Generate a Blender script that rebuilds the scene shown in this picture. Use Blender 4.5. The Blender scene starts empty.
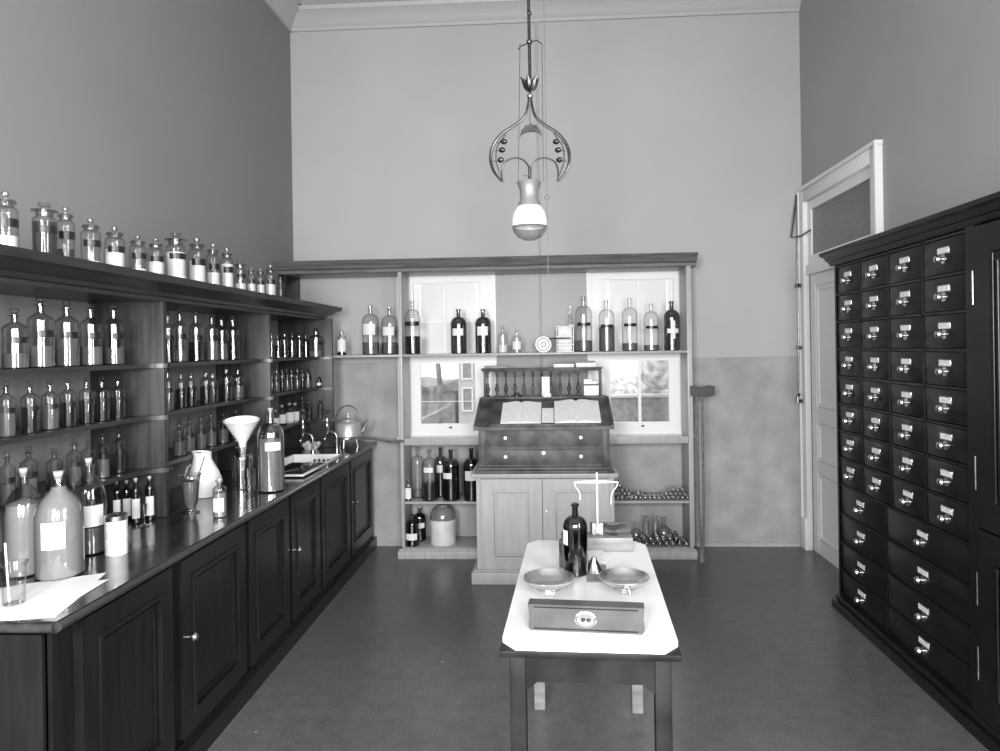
import bpy, bmesh, math, random
from math import sin, cos, pi, radians as R
from mathutils import Vector, Matrix
random.seed(7)
S = bpy.context.scene
C = S.collection

# ------------------------------------------------------------------ camera, world, light, exposure
F, H, YAW, ROLL, PX, PY = 680.0, 1.65, R(3), .015, 552 - 680 * math.tan(R(3)), 347.5
cd = bpy.data.cameras.new('camera'); cam = bpy.data.objects.new('camera', cd); C.objects.link(cam)
cd.sensor_width = 36; cd.lens = F / 1000 * 36
cd.clip_start = .05; cd.clip_end = 200
cam.matrix_world = Matrix.Translation((0, 0, H)) @ Matrix.Rotation(YAW, 4, 'Z') @ Matrix.Rotation(pi / 2, 4, 'X') @ Matrix.Rotation(-ROLL, 4, 'Z')
# principal point
cd.shift_x = (500 - PX) / 1000
cd.shift_y = -(375.5 - PY) / 1000
S.camera = cam
S.view_settings.view_transform = 'Standard'
S.view_settings.look = 'None'
S.view_settings.gamma = 1
S.view_settings.use_curve_mapping = False
S.view_settings.exposure = 1.08

wd = bpy.data.worlds.new('sky'); S.world = wd; wd.use_nodes = True
bg = wd.node_tree.nodes['Background']
bg.inputs[0].default_value = (.86, .86, .86, 1); bg.inputs[1].default_value = 1.8

def area(name, loc, rot, sx, sy, power):
    l = bpy.data.lights.new(name, 'AREA'); l.shape = 'RECTANGLE'; l.size = sx; l.size_y = sy; l.energy = power
    o = bpy.data.objects.new(name, l); o.location = loc; o.rotation_euler = rot; C.objects.link(o); return o
REARY = -1.6
# daylight entering by the two tall windows of the wall behind the camera, plus an added light on the right
area('window_and_added_light', (-0.95, REARY + .04, 1.95), (R(63), 0, 0), .9, 1.5, 135)
area('window_and_added_light', (0.75, REARY + .04, 1.95), (R(63), 0, 0), .9, 1.5, 110)
area('window_and_added_light', (2.02, 0.55, 1.95), (0, R(90), 0), 1.7, 1.1, 60)  # added side light to brighten papers and marble; the wall has no opening
cy = S.cycles
cy.max_bounces = 10; cy.diffuse_bounces = 5; cy.glossy_bounces = 4; cy.transmission_bounces = 6; cy.transparent_max_bounces = 40
cy.caustics_reflective = False; cy.caustics_refractive = False; cy.sample_clamp_indirect = 4

# ------------------------------------------------------------------ pixel -> place helpers
def ray(x, y):
    dx, dy = x - PX, y - PY
    c, s = cos(ROLL), sin(ROLL)
    u = dx * c - dy * s; v = dx * s + dy * c
    return Vector((-sin(YAW) * F + cos(YAW) * u, cos(YAW) * F + sin(YAW) * u, -v))
def atz(x, y, z): r = ray(x, y); return Vector((0, 0, H)) + r * ((z - H) / r.z)
def atx(x, y, X): r = ray(x, y); return Vector((0, 0, H)) + r * (X / r.x)
def aty(x, y, Y): r = ray(x, y); return Vector((0, 0, H)) + r * (Y / r.y)
def diam(w, p):           # true width of an upright round thing w pixels wide at point p
    d = -sin(YAW) * p.x + cos(YAW) * p.y
    return w * d * d / math.hypot(p.x, p.y) / F

# ------------------------------------------------------------------ materials
def g(v, a=1): return (v, v, v, a)
def newmat(name):
    m = bpy.data.materials.new(name); m.use_nodes = True
    return m, m.node_tree.nodes, m.node_tree.links
def mat(name, v, rough=.5, metal=0, var=0, scale=8, stretch=(1, 1, 1), bump=0, coat=0, spec=.5, detail=4, lo=.35, hi=.65, rvar=0):
    m, n, l = newmat(name); b = n['Principled BSDF']
    b.inputs['Base Color'].default_value = g(v); b.inputs['Roughness'].default_value = rough
    b.inputs['Metallic'].default_value = metal; b.inputs['Coat Weight'].default_value = coat
    b.inputs['Specular IOR Level'].default_value = spec
    b.inputs['Coat Roughness'].default_value = .12
    if var or bump or rvar:
        tc = n.new('ShaderNodeTexCoord'); mp = n.new('ShaderNodeMapping'); mp.inputs['Scale'].default_value = stretch
        nz = n.new('ShaderNodeTexNoise'); nz.inputs['Scale'].default_value = scale; nz.inputs['Detail'].default_value = detail
        l.new(tc.outputs['Object'], mp.inputs[0]); l.new(mp.outputs[0], nz.inputs[0])
        if var:
            mr = n.new('ShaderNodeMapRange'); mr.inputs[1].default_value = lo; mr.inputs[2].default_value = hi
            mr.inputs[3].default_value = v * (1 - var); mr.inputs[4].default_value = v * (1 + var)
            l.new(nz.outputs[0], mr.inputs[0]); l.new(mr.outputs[0], b.inputs['Base Color'])
        if rvar:
            m2 = n.new('ShaderNodeMapRange'); m2.inputs[1].default_value = lo; m2.inputs[2].default_value = hi
            m2.inputs[3].default_value = rough - rvar; m2.inputs[4].default_value = rough + rvar
            l.new(nz.outputs[0], m2.inputs[0]); l.new(m2.outputs[0], b.inputs['Roughness'])
        if bump:
            bp = n.new('ShaderNodeBump'); bp.inputs['Strength'].default_value = bump; bp.inputs['Distance'].default_value = .01
            l.new(nz.outputs[0], bp.inputs['Height']); l.new(bp.outputs[0], b.inputs['Normal'])
    return m
def glass(name, tint=.92, edge=.45, refl=.04, rough=.02):
    """thin-walled glass: clear face-on, denser through the edge, mirror by fresnel"""
    m, n, l = newmat(name); n.remove(n['Principled BSDF']); out = n['Material Output']
    lw = n.new('ShaderNodeLayerWeight'); lw.inputs[0].default_value = .5
    mr = n.new('ShaderNodeMapRange'); mr.inputs[1].default_value = .25; mr.inputs[2].default_value = 1
    mr.inputs[3].default_value = tint; mr.inputs[4].default_value = edge
    l.new(lw.outputs['Facing'], mr.inputs[0])
    tr = n.new('ShaderNodeBsdfTransparent'); l.new(mr.outputs[0], tr.inputs[0])
    gl = n.new('ShaderNodeBsdfGlossy'); gl.inputs['Roughness'].default_value = rough + .03; gl.inputs[0].default_value = g(1)
    pw = n.new('ShaderNodeMath'); pw.operation = 'POWER'; pw.inputs[1].default_value = 4; l.new(lw.outputs['Facing'], pw.inputs[0])
    ad = n.new('ShaderNodeMath'); ad.operation = 'MULTIPLY_ADD'; ad.inputs[1].default_value = .8; ad.inputs[2].default_value = refl + .04; ad.use_clamp = True
    l.new(pw.outputs[0], ad.inputs[0])
    mx = n.new('ShaderNodeMixShader'); l.new(ad.outputs[0], mx.inputs[0]); l.new(tr.outputs[0], mx.inputs[1]); l.new(gl.outputs[0], mx.inputs[2])
    l.new(mx.outputs[0], out.inputs[0]); return m
def plaster(name, v, dado=None, dv=None):
    m, n, l = newmat(name); b = n['Principled BSDF']; b.inputs['Roughness'].default_value = .75; b.inputs['Specular IOR Level'].default_value = .25
    tc = n.new('ShaderNodeTexCoord'); nz = n.new('ShaderNodeTexNoise'); nz.inputs['Scale'].default_value = .9; nz.inputs['Detail'].default_value = 7; nz.inputs['Roughness'].default_value = .6
    l.new(tc.outputs['Object'], nz.inputs[0])
    mr = n.new('ShaderNodeMapRange'); mr.inputs[1].default_value = .3; mr.inputs[2].default_value = .7; mr.inputs[3].default_value = .95; mr.inputs[4].default_value = 1.05
    l.new(nz.outputs[0], mr.inputs[0])
    base = n.new('ShaderNodeValue'); base.outputs[0].default_value = v; src = base.outputs[0]
    if dado:
        sp = n.new('ShaderNodeSeparateXYZ'); l.new(tc.outputs['Object'], sp.inputs[0])
        lt = n.new('ShaderNodeMath'); lt.operation = 'LESS_THAN'; lt.inputs[1].default_value = dado; l.new(sp.outputs[2], lt.inputs[0])
        mx = n.new('ShaderNodeMix'); mx.data_type = 'FLOAT'; mx.inputs[2].default_value = v; mx.inputs[3].default_value = dv
        l.new(lt.outputs[0], mx.inputs[0]); src = mx.outputs[0]
        n2 = n.new('ShaderNodeTexNoise'); n2.inputs['Scale'].default_value = 5; n2.inputs['Detail'].default_value = 8; l.new(tc.outputs['Object'], n2.inputs[0])
        m3 = n.new('ShaderNodeMapRange'); m3.inputs[1].default_value = .35; m3.inputs[2].default_value = .65; m3.inputs[3].default_value = -.12; m3.inputs[4].default_value = .12; l.new(n2.outputs[0], m3.inputs[0])
        m5 = n.new('ShaderNodeMath'); m5.operation = 'MULTIPLY_ADD'; m5.inputs[2].default_value = 1; l.new(m3.outputs[0], m5.inputs[0]); l.new(lt.outputs[0], m5.inputs[1]); m3 = m5
        mm = n.new('ShaderNodeMath'); mm.operation = 'MULTIPLY'; l.new(m3.outputs[0], mm.inputs[0]); l.new(src, mm.inputs[1]); src = mm.outputs[0]
    mu = n.new('ShaderNodeMath'); mu.operation = 'MULTIPLY'; l.new(src, mu.inputs[0]); l.new(mr.outputs[0], mu.inputs[1])
    l.new(mu.outputs[0], b.inputs['Base Color'])
    bp = n.new('ShaderNodeBump'); bp.inputs['Strength'].default_value = .12; bp.inputs['Distance'].default_value = .004
    n4 = n.new('ShaderNodeTexNoise'); n4.inputs['Scale'].default_value = 40; l.new(tc.outputs['Object'], n4.inputs[0])
    l.new(n4.outputs[0], bp.inputs['Height']); l.new(bp.outputs[0], b.inputs['Normal'])
    return m

M = {}
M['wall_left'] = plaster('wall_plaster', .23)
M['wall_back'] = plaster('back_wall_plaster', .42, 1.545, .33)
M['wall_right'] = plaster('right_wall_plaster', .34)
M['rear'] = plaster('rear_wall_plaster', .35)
M['ceiling'] = mat('ceiling_paint', .5, .7)
M['cornice'] = mat('cornice_paint', .42, .5)
def floor_mat():
    m, n, l = newmat('worn_floor'); b = n['Principled BSDF']; tc = n.new('ShaderNodeTexCoord'); src = None
    for sc, dt, lo, hi in ((.8, 8, .84, 1.16), (14, 8, .80, 1.2), (95, 2, .72, 1.28)):
        nz = n.new('ShaderNodeTexNoise'); nz.inputs['Scale'].default_value = sc; nz.inputs['Detail'].default_value = dt; nz.inputs['Roughness'].default_value = .6
        l.new(tc.outputs['Object'], nz.inputs[0]); mr = n.new('ShaderNodeMapRange'); mr.inputs[1].default_value = .3; mr.inputs[2].default_value = .7
        mr.inputs[3].default_value = lo; mr.inputs[4].default_value = hi; l.new(nz.outputs[0], mr.inputs[0])
        mu = n.new('ShaderNodeMath'); mu.operation = 'MULTIPLY'; l.new(mr.outputs[0], mu.inputs[0])
        if src is None: mu.inputs[1].default_value = .095
        else: l.new(src, mu.inputs[1])
        src = mu.outputs[0]
    vo = n.new('ShaderNodeTexVoronoi'); vo.inputs['Scale'].default_value = 2.6; l.new(tc.outputs['Object'], vo.inputs[0])
    lt = n.new('ShaderNodeMath'); lt.operation = 'LESS_THAN'; lt.inputs[1].default_value = .022; l.new(vo.outputs['Distance'], lt.inputs[0])
    ma = n.new('ShaderNodeMath'); ma.operation = 'MULTIPLY_ADD'; ma.inputs[1].default_value = .14; l.new(lt.outputs[0], ma.inputs[0]); l.new(src, ma.inputs[2])
    l.new(ma.outputs[0], b.inputs['Base Color']); b.inputs['Roughness'].default_value = .3
    return m
M['floor'] = floor_mat()
M['dark'] = mat('dark_polished_wood', .009, .3, var=.35, scale=6, stretch=(6, 6, .6), coat=.05, spec=.35, lo=.3, hi=.7)
M['darkh'] = mat('dark_polished_shelf_wood', .026, .36, var=.3, scale=6, stretch=(6, .6, 6), coat=.08, lo=.3, hi=.7)
M['black'] = mat('ebonised_drawer_wood', .006, .3, var=.3, scale=6, stretch=(3, .6, 6), coat=.05, spec=.3)
M['shelfw'] = mat('brown_shelf_wood', .035, .42, var=.35, scale=6, stretch=(6, 6, .6), spec=.4)
M['worktop'] = mat('polished_worktop', .03, .2, var=.35, scale=5, stretch=(5, .5, 5), coat=.5, rvar=.05)
M['mid'] = mat('haze_lightened_shelf_wood', .36, .45, var=.09, scale=6, stretch=(7, 7, .7), coat=.1)  # lens haze over the back bookcase put into a lighter wood colour
M['midh'] = mat('haze_lightened_cornice_wood', .13, .35, var=.25, scale=6, stretch=(.7, 7, 7), coat=.2)  # bookcase cornice wood, also lightened in colour for the haze
M['cup'] = mat('cupboard_wood', .34, .5, var=.06, scale=7, stretch=(6, 6, .6))  # cupboard colour raised to carry the veiling haze at the back
M['desk'] = mat('desk_wood', .07, .5, var=.5, scale=9, detail=8, spec=.35)  # dark wood painted lighter to include the flare over the desk
M['white'] = mat('white_joinery_paint', .72, .4)
M['offwhite'] = mat('whitened_pane', .62, .35)
M['marble'] = mat('white_marble', .82, .25, var=.05, scale=4, detail=8)
M['tablewood'] = mat('table_wood', .012, .5, var=.5, scale=9, stretch=(1, 1, 1), detail=8, spec=.25)
M['oldwood'] = mat('pale_box_wood', .22, .45, var=.25, scale=8, stretch=(.6, 5, 5))
M['glass'] = glass('clear_glass', refl=.0)
M['gthick'] = glass('thick_glass', .88, .35, .045)
M['gdark'] = glass('dark_bottle_glass', .27, .06, .05)
M['gvial'] = glass('cloudy_vial_glass', .8, .25, .16, .12)
M['greyliq'] = mat('cloudy_grey_liquid', .16, .15)
M['drum'] = mat('tarnished_drum', .28, .45, .4)
M['boxfront'] = mat('dull_box_wood', .065, .5, var=.25, scale=9)
M['gmid'] = glass('smoky_bottle_glass', .55, .2, .05)
M['pane'] = glass('window_glass', .9, .6, .02, .01)
M['powder'] = mat('white_powder', .72, .9, var=.06, scale=60)
M['paleliq'] = mat('pale_liquid', .26, .12)
M['midliq'] = mat('brown_liquid', .12, .12)
M['darkliq'] = mat('dark_liquid', .018, .1)
M['leaf'] = mat('dark_dried_leaves', .03, .8, var=.5, scale=80)
M['cork'] = mat('cork_stopper', .45, .8, var=.2, scale=60)
M['paper'] = mat('paper', .8, .7, var=.04, scale=20)
M['labelp'] = mat('paper_label', .74, .65, var=.16, scale=60, stretch=(.6, .6, 3), lo=.45, hi=.6)
M['labeld'] = mat('black_glass_label', .012, .3)
M['steel'] = mat('nickel_metal', .6, .25, 1)
M['pewter'] = mat('pale_pewter', .55, .35, .5)
M['brass'] = mat('worn_brass', .7, .34, 1, var=.25, scale=14)
M['darkmetal'] = mat('dark_bronze', .12, .32, 1, var=.3, scale=30)
M['iron'] = mat('black_iron', .03, .4)
M['porcelain'] = mat('white_porcelain', .85, .12, coat=.4)
M['enamel'] = mat('white_enamel', .78, .15, coat=.3)
M['stone'] = mat('pale_stoneware', .62, .3, var=.08, scale=12, coat=.3)
M['stoneb'] = mat('brown_stoneware', .16, .2, var=.2, scale=12, coat=.4)
M['rubber'] = mat('dark_rubber', .03, .5)
M['knobw'] = mat('white_knob', .85, .15)
M['card'] = mat('grey_card', .22, .6, var=.15, scale=15)
M['frost'] = mat('reeded_glass', .16, .25, var=.35, scale=120, bump=.6)
# outdoors
M['ground'] = mat('grass_ground', .33, .9, var=.3, scale=3)
M['path'] = mat('pale_path', .6, .9)
M['bark'] = mat('tree_bark', .2, .9, var=.3, scale=10)
M['brick'] = mat('brick_wall', .28, .8, var=.2, scale=12)
M['render'] = mat('rendered_wall', .5, .8, var=.1, scale=5)
M['leafy'] = mat('foliage', .6, .9, var=.4, scale=10)

# ------------------------------------------------------------------ mesh building
class MB:
    def __init__(s): s.b = bmesh.new()
    def box(s, x0, x1, y0, y1, z0, z1, bev=0):
        vs = [s.b.verts.new((x, y, z)) for x in (x0, x1) for y in (y0, y1) for z in (z0, z1)]
        fs = [(0, 1, 3, 2), (4, 6, 7, 5), (0, 4, 5, 1), (2, 3, 7, 6), (0, 2, 6, 4), (1, 5, 7, 3)]
        ff = [s.b.faces.new([vs[i] for i in f]) for f in fs]
        if bev:
            es = set(e for f in ff for e in f.edges)
            bmesh.ops.bevel(s.b, geom=list(es), offset=bev, segments=2, affect='EDGES', profile=.5)
        return s
    def lathe(s, prof, seg=24, c=(0, 0, 0), axis='Z', a0=0, a1=2 * pi, squash=1):
        full = abs(a1 - a0 - 2 * pi) < 1e-6
        n = seg if full else seg + 1
        rows = []
        for r, z in prof:
            if r < 1e-6: rows.append([s.b.verts.new(s._ax(0, 0, z, c, axis))] * n)
            else: rows.append([s.b.verts.new(s._ax(r * cos(a0 + (a1 - a0) * k / seg), squash * r * sin(a0 + (a1 - a0) * k / seg), z, c, axis)) for k in range(n)])
        for i in range(len(rows) - 1):
            A, B = rows[i], rows[i + 1]
            for k in range(seg):
                k2 = (k + 1) % n
                q = []
                for v in (A[k], A[k2], B[k2], B[k]):
                    if v not in q: q.append(v)
                if len(q) >= 3:
                    try: s.b.faces.new(q)
                    except ValueError: pass
        return s
    def _ax(s, x, y, z, c, axis):
        if axis == 'Z': p = (x, y, z)
        elif axis == 'X': p = (z, x, y)
        elif axis == '-X': p = (-z, x, -y)
        elif axis == 'Y': p = (x, z, y)
        else: p = (x, -z, y)
        return (p[0] + c[0], p[1] + c[1], p[2] + c[2])
    def cyl(s, r, z0, z1, seg=16, c=(0, 0, 0), axis='Z'):
        return s.lathe([(0, z0), (r, z0), (r, z1), (0, z1)], seg, c, axis)
    def prism(s, pts, lo, hi, axis='Z'):
        """pts 2D polygon extruded; axis Z: (x,y); X: (y,z); Y: (x,z)"""
        def mk(p, h):
            return {'Z': (p[0], p[1], h), 'X': (h, p[0], p[1]), 'Y': (p[0], h, p[1])}[axis]
        a = [s.b.verts.new(mk(p, lo)) for p in pts]; b = [s.b.verts.new(mk(p, hi)) for p in pts]
        s.b.faces.new(a[::-1]); s.b.faces.new(b)
        for i in range(len(pts)):
            j = (i + 1) % len(pts); s.b.faces.new((a[i], a[j], b[j], b[i]))
        return s
    def tube(s, path, r, seg=8, cap=True):
        P = [Vector(p) for p in path]; rr = r if isinstance(r, (list, tuple)) else [r] * len(P)
        rings = []; up = None
        for i, p in enumerate(P):
            t = (P[min(i + 1, len(P) - 1)] - P[max(i - 1, 0)]).normalized()
            if up is None: up = Vector((0, 0, 1)) if abs(t.z) < .9 else Vector((1, 0, 0))
            u = (up - t * up.dot(t)).normalized(); w = t.cross(u); up = u
            rings.append([s.b.verts.new(p + (u * cos(2 * pi * k / seg) + w * sin(2 * pi * k / seg)) * rr[i]) for k in range(seg)])
        for A, B in zip(rings, rings[1:]):
            for k in range(seg): s.b.faces.new((A[k], A[(k + 1) % seg], B[(k + 1) % seg], B[k]))
        if cap: s.b.faces.new(rings[0][::-1]); s.b.faces.new(rings[-1])
        return s
    def ball(s, c, r, seg=14, sz=1):
        return s.lathe([(r * sin(pi * k / 8), -r * sz * cos(pi * k / 8)) for k in range(9)], seg, c)
    def frame(s, x0, x1, z0, z1, w, y0, y1, axis='Y'):
        """rectangular frame in xz (axis Y) or yz (axis X) with member width w"""
        for a in ((x0, x0 + w, z0, z1), (x1 - w, x1, z0, z1), (x0 + w, x1 - w, z0, z0 + w), (x0 + w, x1 - w, z1 - w, z1)):
            if axis == 'Y': s.box(a[0], a[1], y0, y1, a[2], a[3])
            else: s.box(y0, y1, a[0], a[1], a[2], a[3])
        return s
    def xf(s, m):
        bmesh.ops.transform(s.b, matrix=m, verts=s.b.verts[:]); return s
    def data(s, name, m):
        bmesh.ops.recalc_face_normals(s.b, faces=s.b.faces[:])
        me = bpy.data.meshes.new(name); s.b.to_mesh(me); s.b.free()
        me.polygons.foreach_set('use_smooth', [True] * len(me.polygons)); me.set_sharp_from_angle(angle=R(38))
        me.materials.append(m); return me

ORG = {}
def obj(name, mb, m, parent=None):
    if parent is not None and parent.name in ORG: mb.xf(Matrix.Translation(-ORG[parent.name]))
    o = bpy.data.objects.new(name, mb.data(name, m)); C.objects.link(o)
    if parent is not None:
        o.parent = parent
        if parent.name in ORG: ORG[o.name] = ORG[parent.name]
    return o
def tag(o, label, cat, group=None):
    o['label'] = label; o['category'] = cat
    if group: o['group'] = group
    return o
def thing(name, label, cat, loc=(0, 0, 0), rz=0, group=None, world=True):
    o = bpy.data.objects.new(name, None); C.objects.link(o); o.location = loc; o.rotation_euler = (0, 0, rz)
    o.empty_display_size = .05
    if world: ORG[o.name] = Vector(loc)
    return tag(o, label, cat, group)
def single(name, mb, m, label, cat, group=None, loc=(0, 0, 0), rz=0):
    o = obj(name, mb, m); o.location = loc; o.rotation_euler = (0, 0, rz); return tag(o, label, cat, group)
def struct(name, mb, m, parent=None):
    o = obj(name, mb, m, parent)
    if parent is None: o['kind'] = 'structure'
    return o

# ------------------------------------------------------------------ room
XL, XR, YB, ZC = -2.17, 2.045, 5.64, 4.62
struct('floor', MB().box(XL - .2, XR + .2, REARY - .2, YB + .3, -.1, 0), M['floor'])
struct('ceiling', MB().box(XL - .2, XR + .2, REARY - .2, YB + .3, ZC, ZC + .1), M['ceiling'])
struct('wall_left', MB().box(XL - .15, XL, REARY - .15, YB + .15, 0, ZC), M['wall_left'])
w = MB(); w.box(XR, XR + .15, REARY - .15, 5.04 - .7, 0, ZC); w.box(XR, XR + .15, 5.58, YB + .15, 0, ZC); w.box(XR, XR + .15, 4.34, 5.58, 2.84, ZC)
w.box(XR + .1, XR + .15, 4.34, 5.58, 0, 2.84)
struct('wall_right', w, M['wall_right'])
WL, WR = (-1.25, -.50), (.33, 1.10); WZ = (.90, 2.29)
w = MB()
for a, b in ((XL, WL[0]), (WL[1], WR[0]), (WR[1], XR)): w.box(a, b, YB, YB + .22, 0, ZC)
for a, b in (WL, WR): w.box(a, b, YB, YB + .22, 0, WZ[0]); w.box(a, b, YB, YB + .22, WZ[1], ZC)
struct('wall_back', w, M['wall_back'])
w = MB()
w.box(XL, -1.4, REARY - .15, REARY, 0, ZC); w.box(-.5, .3, REARY - .15, REARY, 0, ZC); w.box(1.2, XR, REARY - .15, REARY, 0, ZC)
for a, b in ((-1.4, -.5), (.3, 1.2)): w.box(a, b, REARY - .15, REARY, 0, 1); w.box(a, b, REARY - .15, REARY, 3, ZC)
struct('wall_rear', w, M['rear'])
# plaster cornice around the ceiling
prof = [(0, 4.34), (.018, 4.34), (.022, 4.365), (.035, 4.375), (.05, 4.40), (.10, 4.46), (.12, 4.47), (.13, 4.50), (.15, 4.50), (.22, 4.55), (.25, 4.56), (.26, 4.59), (.28, 4.59), (.28, ZC), (0, ZC)]
struct('trim_1', MB().prism([(YB - a, z) for a, z in prof], XL + .001, XR - .001, 'X'), M['cornice'])
struct('trim_2', MB().prism([(XL + a, z) for a, z in prof], REARY, YB, 'Y'), M['cornice'])
struct('baseboard_back', MB().box(1.12, XR, YB - .012, YB, 0, .03), M['mid'])

# ------------------------------------------------------------------ back windows
def win(n, x0, x1, pane):
    z0, z1 = WZ
    e = bpy.data.objects.new('window_%d' % n, None); C.objects.link(e); e['kind'] = 'structure'; e.location = (x0, YB, z0); ORG[e.name] = Vector(e.location)
    p0, p1 = pane; zm = 1.58
    fr = MB()
    fr.frame(x0 - .04, x1 + .04, z0 - .02, z1 + .04, .045, YB - .022, YB + .02)
    fr.frame(x0 + .005, x1 - .005, z0, z1, p0 - x0 - .055, YB + .0, YB + .06)
    fr.box(x0, x1, YB - .01, YB + .06, z0, .965)
    obj('window_frame', fr, M['white'], e)
    obj('window_sill', MB().box(x0 - .05, x1 + .05, YB - .055, YB - .02, .895, .922, .006), M['white'], e)
    lo = MB().frame(p0 - .055, p1 + .055, .965, zm, .055, YB + .01, YB + .045)
    if n == 2: lo.box((p0 + p1) / 2 - .012, (p0 + p1) / 2 + .012, YB + .015, YB + .04, 1.02, zm - .055)
    else: lo.box(p0, p1, YB + .018, YB + .03, 1.205, 1.209)
    obj('lower_sash', lo, M['white'], e)
    obj('sash_lift', MB().ball(((p0 + p1) / 2 + .02, YB - .0, .99), .014, sz=.6), M['darkmetal'], e)
    obj('glass_pane', MB().box(p0, p1, YB + .026, YB + .03, 1.02, zm - .055), M['pane'], e)
    up = MB().frame(p0 - .055, p1 + .055, zm, z1 - .05, .05, YB + .03, YB + .06)
    mid = (p0 + p1) / 2 - (.02 if n == 1 else 0)
    up.box(mid - .012, mid + .012, YB + .032, YB + .049, zm + .051, z1 - .101)
    up.box(p0 + .001, mid - .013, YB + .034, YB + .049, 1.865, 1.885); up.box(mid + .013, p1 - .001, YB + .034, YB + .049, 1.865, 1.885)
    obj('upper_sash', up, M['white'], e)
    obj('whitened_pane', MB().box(p0, p1, YB + .05, YB + .054, zm + .05, z1 - .1), M['offwhite'], e)
win(1, *WL, (-1.105, -.645)); win(2, *WR, (.478, .955))

# outdoors seen through the lower panes
struct('ground', MB().box(-14, 14, YB + .22, 40, -.3, -.1), M['ground'])
tag(obj('garden_path', MB().prism([(-3.6, 7.5), (-3.2, 7.5), (-1.6, 10), (-1.8, 10)], -.1, -.06), M['path']), 'pale garden path outside the left window', 'path')
def tree(x, y, r, h, lab, crown):
    t = thing('garden_tree', lab, 'tree', (x, y, -.1), group=None)
    obj('trunk', MB().tube([(x, y, -.1), (x + .03, y, h * .3), (x - .04, y, h * .6), (x + .02, y, h)], [r, r * .85, r * .75, r * .5], 12), M['bark'], t)
    b = MB()
    rd = random.Random(3)
    for k in range(14):
        b.ball((x + rd.uniform(-1, 1) * crown, y + rd.uniform(-1, 1) * crown, h + rd.uniform(-.2, .9) * crown), crown * rd.uniform(.3, .55), 10)
    obj('crown', b, M['leafy'], t)
tree(-1.52, 9.0, .045, 3.3, 'dark tree trunk outside the left window', .9)
tree(1.85, 9.4, .12, 1.2, 'leafy tree outside the right window', .7)
hs = thing('outbuilding', 'low dark brick outbuilding beyond the left window', 'building', (-2.2, 12, -.1))
obj('wall', MB().box(-3.2, -1.66, 11.5, 13.5, -.1, .93), M['brick'], hs)
obj('roof', MB().prism([(-3.3, .93), (-1.62, .93), (-1.8, 1.05), (-2.15, 1.0), (-2.5, 1.1), (-3.1, 1.05)], 11.4, 13.6, 'Y'), M['bark'], hs)
h2 = thing('neighbouring_house', 'rendered neighbouring house with white sash windows outside the left window', 'building', (-.3, 11, -.1))
obj('wall', MB().box(-1.475, .3, 10.6, 14, -.1, 4), M['render'], h2)
for z in (.66, 1.16):
    f = obj('window', MB().frame(-1.42, -1.24, z, z + .38, .025, 10.56, 10.6), M['white'], h2)
    obj('pane', MB().box(-1.40, -1.26, 10.58, 10.6, z + .02, z + .36), M['brick'], f)
tag(obj('garden_wall', MB().box(.6, 3.2, 9.9, 10.1, -.1, .90, .02), M['brick']), 'low garden wall outside the right window', 'wall')
tag(obj('wall_coping', MB().box(.6, 3.2, 9.86, 10.14, .901, .94, .01), M['path']), 'pale coping on the garden wall outside', 'coping')
hb = MB(); rd = random.Random(5)
for k in range(26): hb.ball((.95 + k * .11, 11.2 + rd.uniform(-.2, .2), .82 + rd.uniform(-.3, .2)), rd.uniform(.18, .3), 10)
for k in range(20): hb.box(1.0 + k * .14, 1.03 + k * .14, 11.15, 11.2, -.12, .7)
tag(obj('hedge', hb, M['leafy']), 'leafy hedge behind the garden wall', 'hedge')

# ------------------------------------------------------------------ door on the right wall
e = bpy.data.objects.new('door_1', None); C.objects.link(e); e['kind'] = 'structure'; e.location = (XR, 4.95, 0); ORG[e.name] = Vector(e.location)
c = MB()
c.box(XR - .035, XR + .01, 5.53, 5.63, 0, 2.866, .004); c.box(XR - .035, XR + .01, 4.29, 4.39, 0, 2.866, .004); c.box(XR - .035, XR + .01, 4.391, 5.529, 2.771, 2.866, .004)
c.box(XR - .05, XR - .030, 5.61, 5.635, 0, 2.866); c.box(XR - .05, XR - .030, 4.285, 4.31, 0, 2.866); c.box(XR - .052, XR - .001, 4.283, 5.637, 2.8665, 2.892)
c.box(XR - .02, XR + .06, 4.391, 5.529, 2.191, 2.269)
c.box(XR - .055, XR, 5.52, 5.635, 0, .25, .004)
obj('door_casing', c, M['white'], e)
f = MB().frame(4.39, 5.53, 2.27, 2.77, .07, XR + .0, XR + .04, 'X'); tf = obj('transom_frame', f, M['white'], e)
obj('transom_pane', MB().box(XR + .015, XR + .022, 4.46, 5.46, 2.34, 2.70), M['frost'], tf)
d = MB().box(XR + .03, XR + .06, 4.39, 5.53, 0, 2.19)
for z0, z1 in ((.12, .62), (.74, 1.02), (1.16, 2.08)):
    for y0, y1 in ((4.5, 4.9), (5.02, 5.42)):
        d.frame(y0, y1, z0, z1, .02, XR + .018, XR + .03, 'X')
for a in ((4.39, 4.48), (4.92, 5.0), (5.44, 5.53)): d.box(XR + .015, XR + .03, a[0], a[1], 0, 2.19)
for a in ((.001, .11), (.63, .73), (1.03, 1.15), (2.1, 2.189)): d.box(XR + .0165, XR + .029, 4.392, 5.528, a[0], a[1])
obj('door_leaf', d, M['white'], e)
t = thing('transom_opener', 'thin metal opening rod with brackets beside the door casing', 'rod', (2.0, 5.6, 1.1))
obj('rod', MB().tube([(1.985, 5.59, 1.17), (1.985, 5.59, 2.85)], .006), M['darkmetal'], t)
obj('bracket', MB().tube([(1.985, 5.59, 2.84), (1.93, 5.56, 2.5), (1.985, 5.5, 2.5), (2.0, 5.35, 2.52)], .007), M['darkmetal'], t)
for z in (1.17, 1.6, 2.1): obj('bracket', MB().box(1.965, 2.005, 5.575, 5.605, z, z + .03, .004), M['darkmetal'], t)
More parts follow.
